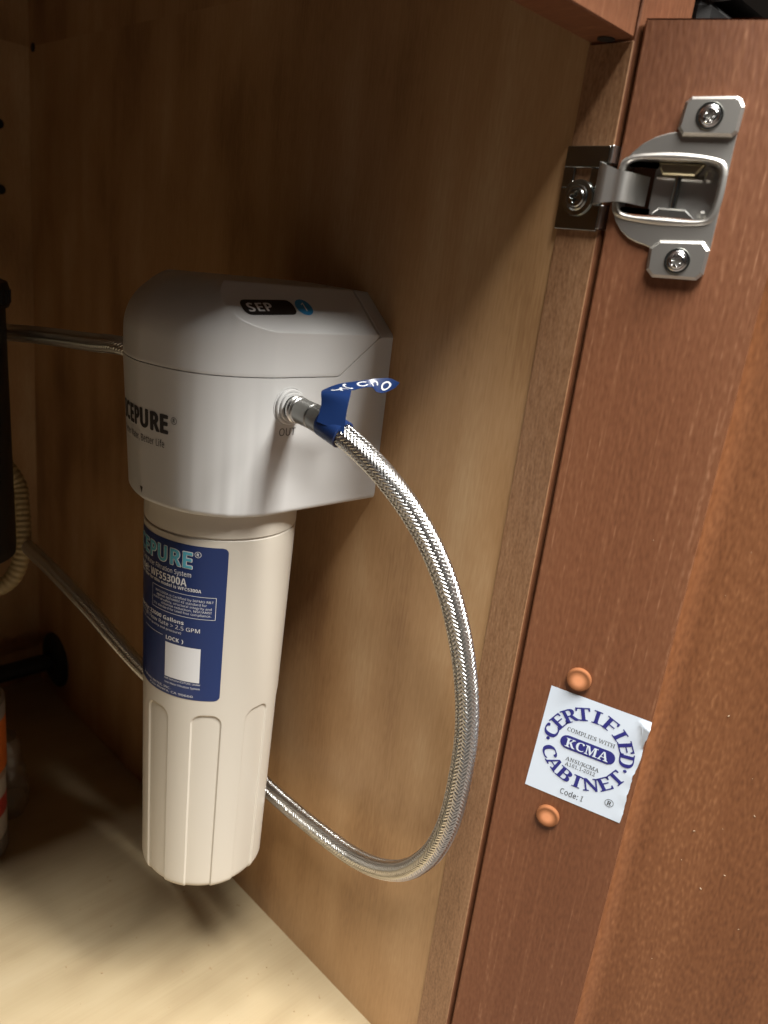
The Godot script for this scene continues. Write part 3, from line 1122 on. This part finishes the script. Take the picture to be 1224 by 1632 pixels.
	lg.tri(f0.call(-0.0016, 0.0034)[0], f0.call(0.0016, 0.0034)[0], f0.call(0.0, 0.0)[0], f0.call(0.0, 0.0)[1])
	part("lettering", lg, M.ink, head)
	var ot := MB.new()
	letters(ot, "OUT", plain, 0.0037, 0.0098, 0, flat_map(Vector3(-0.0652, 0.3812, SIDE_Z + 0.00012), Vector3.RIGHT, Vector3.UP))
	part("outlet_lettering", ot, M.ink, head)

	# ---- outlet: a white ring with a collet
	var po := Transform3D(Basis(Vector3.RIGHT, Vector3(0, 0, 1), Vector3.DOWN), Vector3(-0.0650, 0.3953, SIDE_Z))
	var pr := MB.new()
	pr.lathe([Vector2(0.0095, -0.0002), Vector2(0.0095, 0.0002), Vector2(0.0090, 0.0002), Vector2(0.0088, -0.0001)], 56, po)
	pr.lathe([Vector2(0.0087, 0.0), Vector2(0.0086, 0.0012), Vector2(0.0082, 0.0016), Vector2(0.0074, 0.0016), Vector2(0.0072, 0.0012), Vector2(0.0072, 0.0026), Vector2(0.0069, 0.0030), Vector2(0.0058, 0.0030), Vector2(0.0056, 0.0)], 56, po)
	part("outlet_port", pr, M.white, wf)

	canister(wf)


func can_radius(y: float) -> float:
	return (0.0373 + (y - 0.115) * 0.0185) * 0.9776


func can_y(y: float) -> float:
	return 0.4672 - (0.4672 - y) * 0.9776


func canister(wf: Node3D) -> void:
	var ys := []
	ys.append_array([0.0968, 0.0969, 0.0973, 0.0979, 0.0987, 0.0997, 0.1008, 0.102, 0.105, 0.11])
	var y := 0.12
	while y < 0.199:
		ys.append(y)
		y += 0.01
	y = 0.200
	while y < 0.2215:
		ys.append(y)
		y += 0.0005
	ys.append_array([0.23, 0.25, 0.27, 0.29, 0.31, 0.3218, 0.3222, 0.3225, 0.3228, 0.3231, 0.3234, 0.3237, 0.33, 0.3425])
	var seg := 900
	var half := deg_to_rad(12.3)
	var arch := 0.0084
	var rows := []
	var sins := PackedFloat32Array()
	var coss := PackedFloat32Array()
	for c in seg:
		sins.append(sin(TAU * c / seg))
		coss.append(cos(TAU * c / seg))
	for yy in ys:
		var r0 := can_radius(yy)
		if yy > 0.3231:
			r0 = can_radius(0.323) + 0.0001
		if yy > 0.3219 and yy < 0.3235:
			r0 -= 0.0007
		var corner := 0.0
		if yy < 0.1021:
			var k := clampf((0.1021 - yy) / 0.0053, 0.0, 1.0)
			corner = 0.0042 * (1.0 - sqrt(maxf(0.0, 1.0 - k * k)))
		var row := PackedVector3Array()
		for c in seg:
			var a := TAU * c / seg
			var e := fposmod(a - deg_to_rad(-37.3) + PI / 8, PI / 4) - PI / 8      # angle from the nearest flute's middle
			var dep := 0.0
			if yy < 0.2186:
				var lateral := absf(e) * r0
				var hw := half * r0
				var inside: float      # distance to the flute's outline, positive inside
				if yy > 0.2186 - arch:
					# rounded top corners
					var cx := maxf(0.0, lateral - (hw - 0.0062))
					var cy := maxf(0.0, yy - (0.2186 - 0.0062))
					inside = 0.0062 - sqrt(cx * cx + cy * cy)
				else:
					inside = hw - lateral
				dep = 0.00085 * clampf(inside / 0.00045, 0.0, 1.0)
			var r := r0 - dep - corner
			row.append(Vector3(AXIS.x + r * sins[c], can_y(yy), AXIS.z + r * coss[c]))
		rows.append(row)
	var b := MB.new()
	b.grid(rows, true, false)
	b.cap(rows[0], Vector3.DOWN)
	var can := part("canister", b, M.cream, wf)

	# ---- wrap-round label
	var at := func(lift: float) -> Callable:
		return func(deg: float, h: float) -> Array:
			var a := deg_to_rad(deg)
			var r := can_radius(h) + lift
			return [Vector3(AXIS.x + r * sin(a), can_y(h), AXIS.z + r * cos(a)), Vector3(sin(a), 0, cos(a))]
	var lab := MB.new()
	var f: Callable = at.call(0.00012)
	var lr := []
	for k in 40:
		var t := k / 39.0
		var h := lerpf(0.2282, 0.3185, t)
		if k < 8:
			h = 0.2282 + 0.003 * k / 8.0
		elif k > 31:
			h = 0.3185 - 0.003 * (39 - k) / 8.0
		else:
			h = lerpf(0.2312, 0.3155, (k - 8) / 23.0)
		var cut := 0.0
		for edge in [h - 0.2282, 0.3185 - h]:
			if edge < 0.003:
				cut = 0.003 - sqrt(maxf(0.0, 0.000009 - (0.003 - edge) * (0.003 - edge)))
		var dc := rad_to_deg(cut / 0.039)
		var row := PackedVector3Array()
		for c in 61:
			row.append(f.call(lerpf(-148.0 + dc, -27.8 - dc, c / 60.0), h)[0])
		lr.append(row)
	lab.grid(lr, false, false)
	part("label", lab, M.navy, can)
	# text on it: mm along the surface to degrees
	var line := func(mb: MB, s: String, font: Font, cap: float, y0: float, right: float, left: float, lift := 0.00028) -> void:
		var k := 180.0 / PI / 0.0402
		letters(mb, s, font, cap, (right - left) / k, 1, func(u, v): return at.call(lift).call(right + u * k, y0 + v))
	var blue := MB.new()
	line.call(blue, "ICEPURE", bold, 0.0088, 0.3056, -53.4, -122.0, 0.00034)
	part("label_logo", blue, M.sky_blue, can)
	var wt := MB.new()
	for k in 8:
		var a := TAU * k / 8
		line.call(wt, "ICEPURE", bold, 0.0088, 0.3056 + 0.0004 * sin(a), -53.4 + 0.55 * cos(a), -122.0 + 0.55 * cos(a), 0.0002 + k * 0.000005)
	line.call(wt, "R", bold, 0.0016, 0.3131, -48.4, -50.2)
	disc(wt, func(u, v): return at.call(0.00028).call(-49.3 + u / 0.0402 * 180.0 / PI, 0.3139 + v), 0, 0, 0.00145, 0.0017)
	line.call(wt, "Under Sink Water Filtration System", plain, 0.0027, 0.3007, -53.8, -122.0)
	line.call(wt, "Model: WFS5300A", bold, 0.0041, 0.2952, -57.0, -119.0)
	line.call(wt, "Replacement filter for this model is WFC5300A", bold, 0.0018, 0.2927, -45.8, -128.0)
	var box := ["WFS5300A is Certified by IAPMO R&T", "against NSF/ANSI 42 standard for", "material safety, structural integrity and", "chlorine reduction, NSF/ANSI", "372 standard for Lead free compliance."]
	for k in 5:
		line.call(wt, box[k], plain, 0.0013, 0.2872 - k * 0.0020, [-36.4, -41.2, -37.6, -37.6, -37.8][k], [-86.0, -84.5, -88.5, -79.0, -88.5][k])
	var bx := func(a0: float, h0: float, a1: float, h1: float) -> void:
		for k in 16:
			var p: Array = at.call(0.00026).call(lerpf(a0, a1, k / 16.0), h0)
			var q: Array = at.call(0.00026).call(lerpf(a0, a1, (k + 1) / 16.0), h0)
			wt.quad(p[0], q[0], at.call(0.00026).call(lerpf(a0, a1, (k + 1) / 16.0), h1)[0], at.call(0.00026).call(lerpf(a0, a1, k / 16.0), h1)[0], p[1])
	bx.call(-90.0, 0.2903, -34.7, 0.29055)
	bx.call(-90.0, 0.2775, -34.7, 0.27775)
	bx.call(-34.9, 0.27775, -34.55, 0.2903)
	bx.call(-90.2, 0.27775, -89.9, 0.2903)
	line.call(wt, "Capacity: 22000 Gallons", bold, 0.0022, 0.2728, -58.2, -118.0)
	line.call(wt, "Rated Full Flow Rate > 2.5 GPM", plain, 0.0023, 0.2694, -45.4, -120.0)
	line.call(wt, "(based on water quality and pressure)", plain, 0.0013, 0.2669, -60.0, -116.0)
	bx.call(-102.0, 0.2630, -77.0, 0.26325)
	line.call(wt, "LOCK", bold, 0.0023, 0.2616, -61.6, -73.6)
	line.call(wt, ")", bold, 0.0021, 0.2617, -58.0, -59.6)
	line.call(wt, "Get Genuine ICEPURE Under", plain, 0.0012, 0.2375, -43.2, -74.0)
	line.call(wt, "Sink Water Filtration System", plain, 0.0012, 0.2350, -43.6, -74.0)
	line.call(wt, "ICEPURE WATER, INC.", plain, 0.0013, 0.2318, -68.0, -104.0)
	line.call(wt, "Pico Rivera, CA 90660", plain, 0.0013, 0.2297, -48.8, -92.0)
	part("label_lettering", wt, M.print_white, can)
	var qr := MB.new()
	bx = func(a0: float, h0: float, a1: float, h1: float) -> void:
		for k in 12:
			var p: Array = at.call(0.00026).call(lerpf(a0, a1, k / 12.0), h0)
			var q: Array = at.call(0.00026).call(lerpf(a0, a1, (k + 1) / 12.0), h0)
			qr.quad(p[0], q[0], at.call(0.00026).call(lerpf(a0, a1, (k + 1) / 12.0), h1)[0], at.call(0.00026).call(lerpf(a0, a1, k / 12.0), h1)[0], p[1])
	bx.call(-74.0, 0.2392, -44.2, 0.2600)
	part("blank_patch", qr, M.print_white, can)


# ---------------------------------------------------------------- hoses
func braid(mb: MB, path: Path, s0: float, s1: float, radius: float) -> void:
	var starts := 16
	var lead := 0.0325
	var half := 0.00076
	var rng := RandomNumberGenerator.new()
	rng.seed = 21
	var amp := 0.00019
	var rc := radius - 0.00045
	var per := 52
	var count := int((s1 - s0) / lead * per)
	# a strand runs round the tube while it runs along it
	var dl := Vector2(TAU * rc, lead).normalized()
	var prof := [[-1.0, -0.00022, -58.0], [-0.55, 0.00012, -24.0], [0.55, 0.00012, 24.0], [1.0, -0.00022, 58.0]]
	for fam in [1.0, -1.0]:
		for k in starts:
			var base := mb.v.size()
			var own := rng.randf_range(-0.00005, 0.00005)      # no two strands lie quite alike
			var sway := rng.randf() * TAU
			for j in count + 1:
				var s := s0 + (s1 - s0) * j / count
				var th: float = fam * TAU * (s / lead) + TAU * k / starts
				var idx: float      # which strands of the other family it crosses here
				idx = starts * (th / TAU + fam * s / lead)
				var lift: float = amp * clampf(1.7 * sin(PI / 2 * (idx + k) + PI / 4), -1.0, 1.0) * fam + own
				th += 0.030 * sin(s * 190.0 + sway) + 0.018 * sin(s * 431.0 + sway * 2.0)
				for e in prof:
					var w: float = e[0] * half
					var ang: float = th - fam * w * dl.y / rc
					var ss := clampf(s + w * dl.x, 0.0, path.length)
					var p := path.at(ss, ang, rc + lift + e[1])
					var c := clampi(int(ss / path.step), 0, path.p.size() - 1)
					var rad := path.a[c] * cos(ang) + path.b[c] * sin(ang)
					var tang := path.b[c] * cos(ang) - path.a[c] * sin(ang)
					var side: Vector3 = (tang * (-dl.y * fam) + path.t[c] * dl.x).normalized()
					var tt := deg_to_rad(e[2])
					mb.v.append(p)
					mb.n.append((rad * cos(tt) + side * sin(tt)).normalized())
					mb.t.append(Vector2(s * 100.0, e[0]))
			for j in count:
				for e in 3:
					var a := base + j * 4 + e
					if fam < 0.0:
						mb.i.append_array(PackedInt32Array([a, a + 4, a + 5, a, a + 5, a + 1]))
					else:
						mb.i.append_array(PackedInt32Array([a, a + 5, a + 4, a, a + 1, a + 5]))


func tube(mb: MB, path: Path, s0: float, s1: float, r: float, seg := 20, step := 0.004) -> void:
	var rows := []
	var count := maxi(2, int((s1 - s0) / step))
	for j in count + 1:
		var s := lerpf(s0, s1, float(j) / count)
		var row := PackedVector3Array()
		for c in seg:
			row.append(path.at(s, TAU * c / seg, r))
		rows.append(row)
	mb.grid(rows, true, false)


# rings along a path: [distance, radius] pairs
func turned(mb: MB, path: Path, prof: Array, seg := 40) -> void:
	for k in prof.size() - 1:
		var rows := []
		for e in [prof[k], prof[k + 1]]:
			var row := PackedVector3Array()
			for c in seg:
				row.append(path.at(e[0], TAU * c / seg, e[1]))
			rows.append(row)
		mb.grid(rows, true, false)


func hoses() -> void:
	var pts := [Vector3(-0.0650, 0.3953, -0.1085), Vector3(-0.0653, 0.3951, -0.098), Vector3(-0.0655, 0.3943, -0.088), Vector3(-0.0652, 0.3920, -0.0750),
		Vector3(-0.0630, 0.3870, -0.0625), Vector3(-0.0583, 0.3770, -0.0475), Vector3(-0.0512, 0.3613, -0.0331), Vector3(-0.0450, 0.3411, -0.0200), Vector3(-0.0409, 0.3183, -0.0095), Vector3(-0.0386, 0.2930, -0.0013),
		Vector3(-0.0376, 0.2689, 0.0033), Vector3(-0.0374, 0.2426, 0.0043), Vector3(-0.0366, 0.2121, 0.0014), Vector3(-0.0342, 0.1851, -0.0088), Vector3(-0.0298, 0.1590, -0.0293), Vector3(-0.0255, 0.1406, -0.0603), Vector3(-0.0236, 0.1339, -0.0966), Vector3(-0.0215, 0.1300, -0.1372), Vector3(-0.0214, 0.1314, -0.1716), Vector3(-0.0302, 0.1463, -0.2127), Vector3(-0.0548, 0.1782, -0.2602), Vector3(-0.0703, 0.2087, -0.3142), Vector3(-0.0781, 0.2247, -0.3762), Vector3(-0.0808, 0.2290, -0.4428), Vector3(-0.0894, 0.2374, -0.5175)]
	var path := Path.new(pts)
	var h := thing("braided_outlet_hose", "long braided steel hose looping down from the port marked OUT", "hose", pts[0])
	var rad := 0.0056
	var sl := MB.new()
	braid(sl, path, 0.0285, path.length - 0.002, rad)
	part("braided_sleeve", sl, M.steel, h)
	var core := MB.new()
	tube(core, path, 0.012, path.length, rad - 0.0010)
	part("inner_tube", core, M.rubber, h)
	# fitting: stem, two rings and the crimped ferrule
	var ft := MB.new()
	turned(ft, path, [[0.0, 0.0052], [0.0042, 0.0052], [0.0044, 0.0062], [0.0050, 0.0066], [0.0058, 0.0066], [0.0063, 0.0061], [0.0066, 0.0058], [0.0070, 0.0063], [0.0077, 0.0065], [0.0084, 0.0063], [0.0088, 0.0058]])
	part("stem_rings", ft, M.steel, h)
	var fe := MB.new()
	turned(fe, path, [[0.0086, 0.0040], [0.0086, 0.0057], [0.0090, 0.0061], [0.0180, 0.0061], [0.0184, 0.0056], [0.0192, 0.0056], [0.0196, 0.0062], [0.0300, 0.0062], [0.0303, 0.0059]])
	part("ferrule", fe, M.ferrule, h)
	hose_tag(h, path)

	var pts2 := [Vector3(-0.0670, 0.3953, -0.2050), Vector3(-0.0672, 0.3962, -0.218), Vector3(-0.0803, 0.4023, -0.2437), Vector3(-0.0854, 0.4003, -0.2697), Vector3(-0.0911, 0.3983, -0.2995), Vector3(-0.0974, 0.3957, -0.3312), Vector3(-0.1035, 0.3919, -0.3668), Vector3(-0.1121, 0.3864, -0.4119), Vector3(-0.26, 0.38, -0.46)]
	var path2 := Path.new(pts2)
	var g := thing("braided_inlet_hose", "dim braided steel hose running left from behind the white filter housing", "hose", pts2[0])
	sl = MB.new()
	braid(sl, path2, 0.012, path2.length - 0.002, rad)
	part("braided_sleeve", sl, M.steel, g)
	core = MB.new()
	tube(core, path2, 0.0, path2.length, rad - 0.0010)
	part("inner_tube", core, M.rubber, g)


# a blue paper tag wrapped round the hose, its free end standing up and folded over
func hose_tag(h: Node3D, path: Path) -> void:
	var tg := MB.new()
	turned(tg, path, [[0.0262, 0.0060], [0.0262, 0.0066], [0.0385, 0.0066], [0.0388, 0.0058]])
	# middle line of the flag with the direction across it
	var left := [Vector3(-0.0727, 0.3951, -0.0797), Vector3(-0.0703, 0.4025, -0.0806), Vector3(-0.0696, 0.4072, -0.0821), Vector3(-0.0672, 0.4086, -0.0833), Vector3(-0.0601, 0.4113, -0.0816), Vector3(-0.0528, 0.4128, -0.0791), Vector3(-0.0467, 0.4141, -0.0762), Vector3(-0.0419, 0.4149, -0.0745), Vector3(-0.0368, 0.4152, -0.0723), Vector3(-0.0325, 0.4135, -0.0700)]
	var right := [Vector3(-0.0683, 0.3928, -0.0662), Vector3(-0.0660, 0.4021, -0.0681), Vector3(-0.0635, 0.4078, -0.0697), Vector3(-0.0599, 0.4101, -0.0731), Vector3(-0.0572, 0.4097, -0.0747), Vector3(-0.0527, 0.4105, -0.0747), Vector3(-0.0470, 0.4111, -0.0736), Vector3(-0.0443, 0.4091, -0.0728), Vector3(-0.0405, 0.4087, -0.0716), Vector3(-0.0343, 0.4110, -0.0707)]
	var mids := []
	var cross := []
	for k in left.size():
		mids.append((left[k] + right[k]) * 0.5)
		cross.append((right[k] - left[k]) * 0.5)
	var f := func(t: float, w: float) -> Vector3:
		var x := clampf(t, 0.0, 0.9999) * (mids.size() - 1)
		var k := int(x)
		var e := x - k
		var m: Vector3 = mids[k].cubic_interpolate(mids[k + 1], mids[maxi(k - 1, 0)], mids[mini(k + 2, mids.size() - 1)], e)
		var c: Vector3 = cross[k].cubic_interpolate(cross[k + 1], cross[maxi(k - 1, 0)], cross[mini(k + 2, cross.size() - 1)], e)
		return m + c * w
	var front := []
	var back := []
	for k in 81:
		var t := k / 80.0
		var a := PackedVector3Array()
		var b := PackedVector3Array()
		for j in 9:
			var w := j / 4.0 - 1.0
			var p: Vector3 = f.call(t, w)
			var n := ((f.call(t, w + 0.05) - p) as Vector3).cross(f.call(minf(t + 0.01, 1.0), w) - f.call(t - 0.01 if t > 0.01 else t, w)).normalized()
			a.append(p + n * 0.00006)
			b.append(p - n * 0.00006)
		front.append(a)
		back.append(b)
	tg.grid(front, false, false)
	tg.grid(back, false, true)
	part("paper_tag", tg, M.tape, h)
	# white outlined letters on the flag
	var wl := MB.new()
	var ring := func(tc: float, wc: float, rt: float, rw: float, thick: float, a0: float, a1: float) -> void:
		for sgn in [1.0, -1.0]:
			var rows := [PackedVector3Array(), PackedVector3Array()]
			for k in 37:
				var a := lerpf(a0, a1, k / 36.0)
				for e in 2:
					var s := 1.0 if e == 0 else 1.0 - thick
					var t := clampf(tc + cos(a) * rt * s, 0.001, 0.999)
					var w := wc + sin(a) * rw * s
					var p: Vector3 = f.call(t, w)
					var n := ((f.call(t, w + 0.05) - p) as Vector3).cross(f.call(minf(t + 0.01, 1.0), w) - f.call(maxf(t - 0.01, 0.0), w)).normalized()
					rows[e].append(p + n * 0.00014 * sgn)
			wl.grid(rows, false, sgn < 0)
	ring.call(0.875, 0.05, 0.052, 0.62, 0.34, 0.0, TAU)
	ring.call(0.36, -0.25, 0.05, 0.42, 0.40, 0.2, 3.6)
	ring.call(0.36, 0.50, 0.05, 0.42, 0.40, 3.4, 6.6)
	ring.call(0.47, 0.0, 0.035, 0.7, 0.36, 1.2, 5.0)
	ring.call(0.60, 0.0, 0.05, 0.65, 0.34, 0.6, 5.6)
	ring.call(0.73, 0.0, 0.05, 0.65, 0.34, 2.0, 6.4)
	part("tag_lettering", wl, M.print_white, h)


# ---------------------------------------------------------------- sticker on the door
func certificate_sticker() -> void:
	var turn := -0.050
	var ex := (door_dir * cos(turn) + Vector3.UP * sin(turn)).normalized()
	var ey := (Vector3.UP * cos(turn) - door_dir * sin(turn)).normalized()
	var c := D(0.0385, 0.2541, 0.0)
	var hw := 0.0237
	var hh := 0.0287
	var t := thing("certificate_sticker", "white square sticker with a blue ring of letters on the open door", "sticker", c)
	var paper := MB.new()
	# sheet with a worn right-hand edge that lifts over the hollow of the panel
	var rng := RandomNumberGenerator.new()
	rng.seed = 3
	var rows := []
	for r in 41:
		var v := lerpf(-hh, hh, r / 40.0)
		var edge := hw + sin(r * 0.55) * 0.00025 + rng.randf_range(-0.00015, 0.00015) - (0.0006 if r > 10 and r < 20 else 0.0)
		var row := PackedVector3Array()
		for k in 33:
			var u := lerpf(-hw, edge, k / 32.0)
			var lift := 0.00012
			if k > 29:
				lift += (k - 29) * 0.00005 * (1.0 + 0.5 * sin(r * 0.8))
			# small fold at the upper right corner
			var fold := (u - hw * 0.90) + (v - hh * 0.62) * 0.35
			if v > hh * 0.55 and v < hh * 0.9 and fold > 0.0:
				lift += fold * 0.5
			row.append(c + ex * u + ey * v + door_out * lift)
		rows.append(row)
	paper.grid(rows, false, false)
	if paper.n[100].dot(door_out) < 0.0:
		paper = MB.new()
		paper.grid(rows, false, true)
	part("sheet", paper, M.sticker_white, t)
	# folded-back flap at that corner
	var fp := MB.new()
	var q := func(u: float, v: float, l: float) -> Vector3: return c + ex * u + ey * v + door_out * l
	fp.tri(q.call(hw * 0.98, hh * 0.93, 0.0004), q.call(hw * 0.86, hh * 0.86, 0.0012), q.call(hw * 0.98, hh * 0.55, 0.0006), door_out)
	part("folded_flap", fp, M.sticker_white, t)
	var ink := MB.new()
	var o := c + ey * (0.047 * 2.0 * hh) + door_out * 0.00028      # middle of the ring
	var ring := func(word: String, r: float, cap: float, a0: float, a1: float, outside: bool, widths: Array) -> void:
		for k in word.length():
			var a := deg_to_rad(lerpf(a0, a1, k / float(word.length() - 1)))
			var rd := ex * cos(a) + ey * sin(a)
			var tn := (ex * sin(a) - ey * cos(a)) if outside else (-ex * sin(a) + ey * cos(a))
			var up := rd if outside else -rd
			letters(ink, word[k], serif_bold, cap, widths[k], 0, flat_map(o + rd * r, tn, up))
	ring.call("CERTIFIED", 0.0150, 0.0068, 171.0, 7.0, true, [0.0068, 0.0068, 0.0076, 0.0070, 0.0040, 0.0066, 0.0040, 0.0068, 0.0076])
	ring.call("CABINET", 0.0219, 0.0068, 207.0, 331.0, false, [0.0068, 0.0080, 0.0072, 0.0040, 0.0080, 0.0068, 0.0072])
	var fm := flat_map(o, ex, ey)
	disc(ink, fm, -0.0188, -0.0016, 0.0, 0.00085, 20)
	disc(ink, fm, 0.0190, -0.0034, 0.0, 0.00085, 20)
	pill(ink, fm, Vector2(0.0002, 0.0002), Vector2(0.0132, 0.0036), 0.00355)
	part("stamp_lettering", ink, M.stamp_blue, t)
	var wt := MB.new()
	letters(wt, "KCMA", serif_bold, 0.0049, 0.0208, 0, flat_map(o + ey * -0.0023 + door_out * 0.00014, ex, ey))
	part("badge_lettering", wt, M.sticker_white, t)
	var bk := MB.new()
	var sx := func(x: float, y: float) -> Callable: return flat_map(o + ex * x + ey * y, ex, ey)
	letters(bk, "COMPLIES WITH", serif, 0.0021, 0.0228, 0, sx.call(0.0002, 0.0061))
	letters(bk, "ANSI/KCMA", serif, 0.0020, 0.0162, 0, sx.call(-0.0002, -0.0094))
	letters(bk, "A161.1-2012", serif, 0.0020, 0.0146, 0, sx.call(-0.0006, -0.0123))
	letters(bk, "Code: I", plain, 0.0030, 0.0112, 0, sx.call(-0.0010, -0.0283))
	disc(bk, fm, 0.0166, -0.0231, 0.00185, 0.0021, 32)
	letters(bk, "R", serif_bold, 0.0022, 0.0, 0, sx.call(0.0166, -0.0242))
	part("small_lettering", bk, M.ink, t)


# ---------------------------------------------------------------- dim things at the left edge
func left_things() -> void:
	# black upright cylinder with a lipped cap
	var ax := Vector3(-0.1425, 0.0, -0.3410)
	var c := thing("black_canister", "black upright cylinder with a lipped cap at the left edge of the photograph", "canister", ax + Vector3(0, 0.2505, 0))
	var b := MB.new()
	var xf := Transform3D(Basis.IDENTITY, ax)
	b.lathe([Vector2(0.0, 0.2505), Vector2(0.031, 0.2505), Vector2(0.0335, 0.2525), Vector2(0.0340, 0.258), Vector2(0.0315, 0.412)], 64, xf)
	part("barrel", b, M.black_plastic, c)
	b = MB.new()
	b.lathe([Vector2(0.0310, 0.4125), Vector2(0.0335, 0.4125), Vector2(0.0340, 0.414), Vector2(0.0340, 0.4235), Vector2(0.0330, 0.427), Vector2(0.029, 0.4285), Vector2(0.0, 0.4285)], 64, xf)
	for k in 36:
		var a := TAU * k / 36
		b.box(Vector3(-0.001, 0.415, 0.0335), Vector3(0.001, 0.423, 0.0348), 0.0003, Transform3D(Basis(Vector3.UP, a), ax))
	part("lipped_cap", b, M.black_plastic, c)
	b = MB.new()
	b.lathe([Vector2(0.012, 0.4285), Vector2(0.012, 0.70)], 24, xf)
	part("neck_pipe", b, M.black_plastic, c)

	# beige ribbed drain hose curling below it
	var hp := [Vector3(-0.1120, 0.315, -0.430), Vector3(-0.0900, 0.293, -0.421), Vector3(-0.0775, 0.2715, -0.4131), Vector3(-0.0778, 0.2581, -0.4071), Vector3(-0.0794, 0.2401, -0.4003), Vector3(-0.0824, 0.2219, -0.3949), Vector3(-0.0884, 0.2053, -0.3936), Vector3(-0.0961, 0.1956, -0.3973), Vector3(-0.1067, 0.1912, -0.4065), Vector3(-0.13, 0.190, -0.42), Vector3(-0.17, 0.20, -0.44), Vector3(-0.24, 0.23, -0.46)]
	var path := Path.new(hp)
	var d := thing("drain_hose", "beige ribbed drain hose curling beneath the black cylinder at far left", "hose", hp[6])
	b = MB.new()
	var rows := []
	var cnt := int(path.length / 0.0007)
	for k in cnt:
		var s := k * 0.0007
		var r := 0.0062 + 0.00028 * sin(TAU * s / 0.0042)
		var row := PackedVector3Array()
		for e in 24:
			row.append(path.at(s, TAU * e / 24, r))
		rows.append(row)
	b.grid(rows, true, false)
	part("ribbed_tube", b, M.beige, d)

	# black drain pipe with its round wall flange
	var pf := Vector3(0.0, 0.0410, -0.5290)
	var p := thing("drain_pipe", "black drain pipe and round flange low in the dark back corner", "pipe", pf)
	var px := Transform3D(Basis(Vector3(0, 0, 1), Vector3(-1, 0, 0), Vector3(0, -1, 0)), pf)
	b = MB.new()
	b.lathe([Vector2(0.028, 0.0), Vector2(0.028, 0.002), Vector2(0.022, 0.005), Vector2(0.012, 0.007)], 48, px)
	part("wall_flange", b, M.black_plastic, p)
	b = MB.new()
	b.lathe([Vector2(0.0085, 0.006), Vector2(0.0085, 0.14), Vector2(0.011, 0.14), Vector2(0.011, 0.17), Vector2(0.0085, 0.17), Vector2(0.0085, 0.5)], 32, px)
	part("pipe_run", b, M.black_plastic, p)

	# bottles at the lower left edge
	var o := Vector3(-0.1440, 0.0, -0.3600)
	var sc := thing("spray_can", "pale and red printed can, lowest in the stack at the lower left edge", "can", o)
	var cx := Transform3D(Basis.IDENTITY, o)
	b = MB.new()
	b.lathe([Vector2(0.0, 0.0), Vector2(0.029, 0.0), Vector2(0.031, 0.002), Vector2(0.031, 0.016)], 48, cx)
	part("bottom_rim", b, M.grey_cap, sc)
	b = MB.new()
	b.lathe([Vector2(0.0305, 0.016), Vector2(0.0305, 0.036)], 48, cx)
	part("lower_label", b, M.pale, sc)
	b = MB.new()
	b.lathe([Vector2(0.0305, 0.036), Vector2(0.0305, 0.052)], 48, cx)
	part("red_label", b, M.red, sc)
	b = MB.new()
	b.lathe([Vector2(0.0305, 0.052), Vector2(0.0305, 0.068), Vector2(0.028, 0.071), Vector2(0.0, 0.071)], 48, cx)
	part("upper_label", b, M.pale, sc)
	o = Vector3(-0.1430, 0.0715, -0.3610)
	sc = thing("orange_can", "orange can with grey cap, topmost of the stack at the lower left edge", "can", o)
	cx = Transform3D(Basis.IDENTITY, o)
	b = MB.new()
	b.lathe([Vector2(0.0, 0.0), Vector2(0.027, 0.0), Vector2(0.031, 0.003), Vector2(0.031, 0.046)], 48, cx)
	part("orange_body", b, M.orange, sc)
	b = MB.new()
	b.lathe([Vector2(0.031, 0.046), Vector2(0.031, 0.058), Vector2(0.029, 0.061), Vector2(0.0, 0.061)], 48, cx)
	part("lid", b, M.grey_cap, sc)
	# clear plastic bag of small things behind them
	var bag := thing("plastic_packet", "crumpled clear plastic packet behind the stacked cans at lower left", "packet", Vector3(-0.098, 0, -0.395))
	b = MB.new()
	var rng := RandomNumberGenerator.new()
	rng.seed = 8
	var rr := []
	for k in 13:
		var row := PackedVector3Array()
		for e in 20:
			var a := TAU * e / 20
			var w := 0.017 * (1.0 - 0.45 * pow(k / 12.0, 2.0)) * rng.randf_range(0.85, 1.12)
			row.append(Vector3(-0.101 + w * cos(a), 0.0005 + 0.0055 * k, -0.392 + w * 1.2 * sin(a)))
		rr.append(row)
	b.grid(rr, true, true)
	var film := mat(Color(0.55, 0.50, 0.46, 0.5), 0.25)
	film.transparency = BaseMaterial3D.TRANSPARENCY_ALPHA
	part("film", b, film, bag)

	# crumbs on the cabinet floor
	var s := MB.new()
	for k in 90:
		var x := -0.01 - 0.16 * pow(rng.randf(), 1.6)
		var z := rng.randf_range(-0.28, -0.03)
		var r := rng.randf_range(0.00012, 0.00040)
		var e := Vector3(r * rng.randf_range(0.8, 2.2), r * 0.6, r)
		s.box(-e, e, 0.0, Transform3D(Basis(Vector3.UP, rng.randf() * 3.0), Vector3(x, r * 0.6 + 0.0001, z)))
	var crumbs := part("crumbs", s, mat(lin(0.34, 0.24, 0.13), 0.8), self, "stuff")
	tag(crumbs, "tiny brown crumbs scattered over the pale cabinet floor", "crumbs")
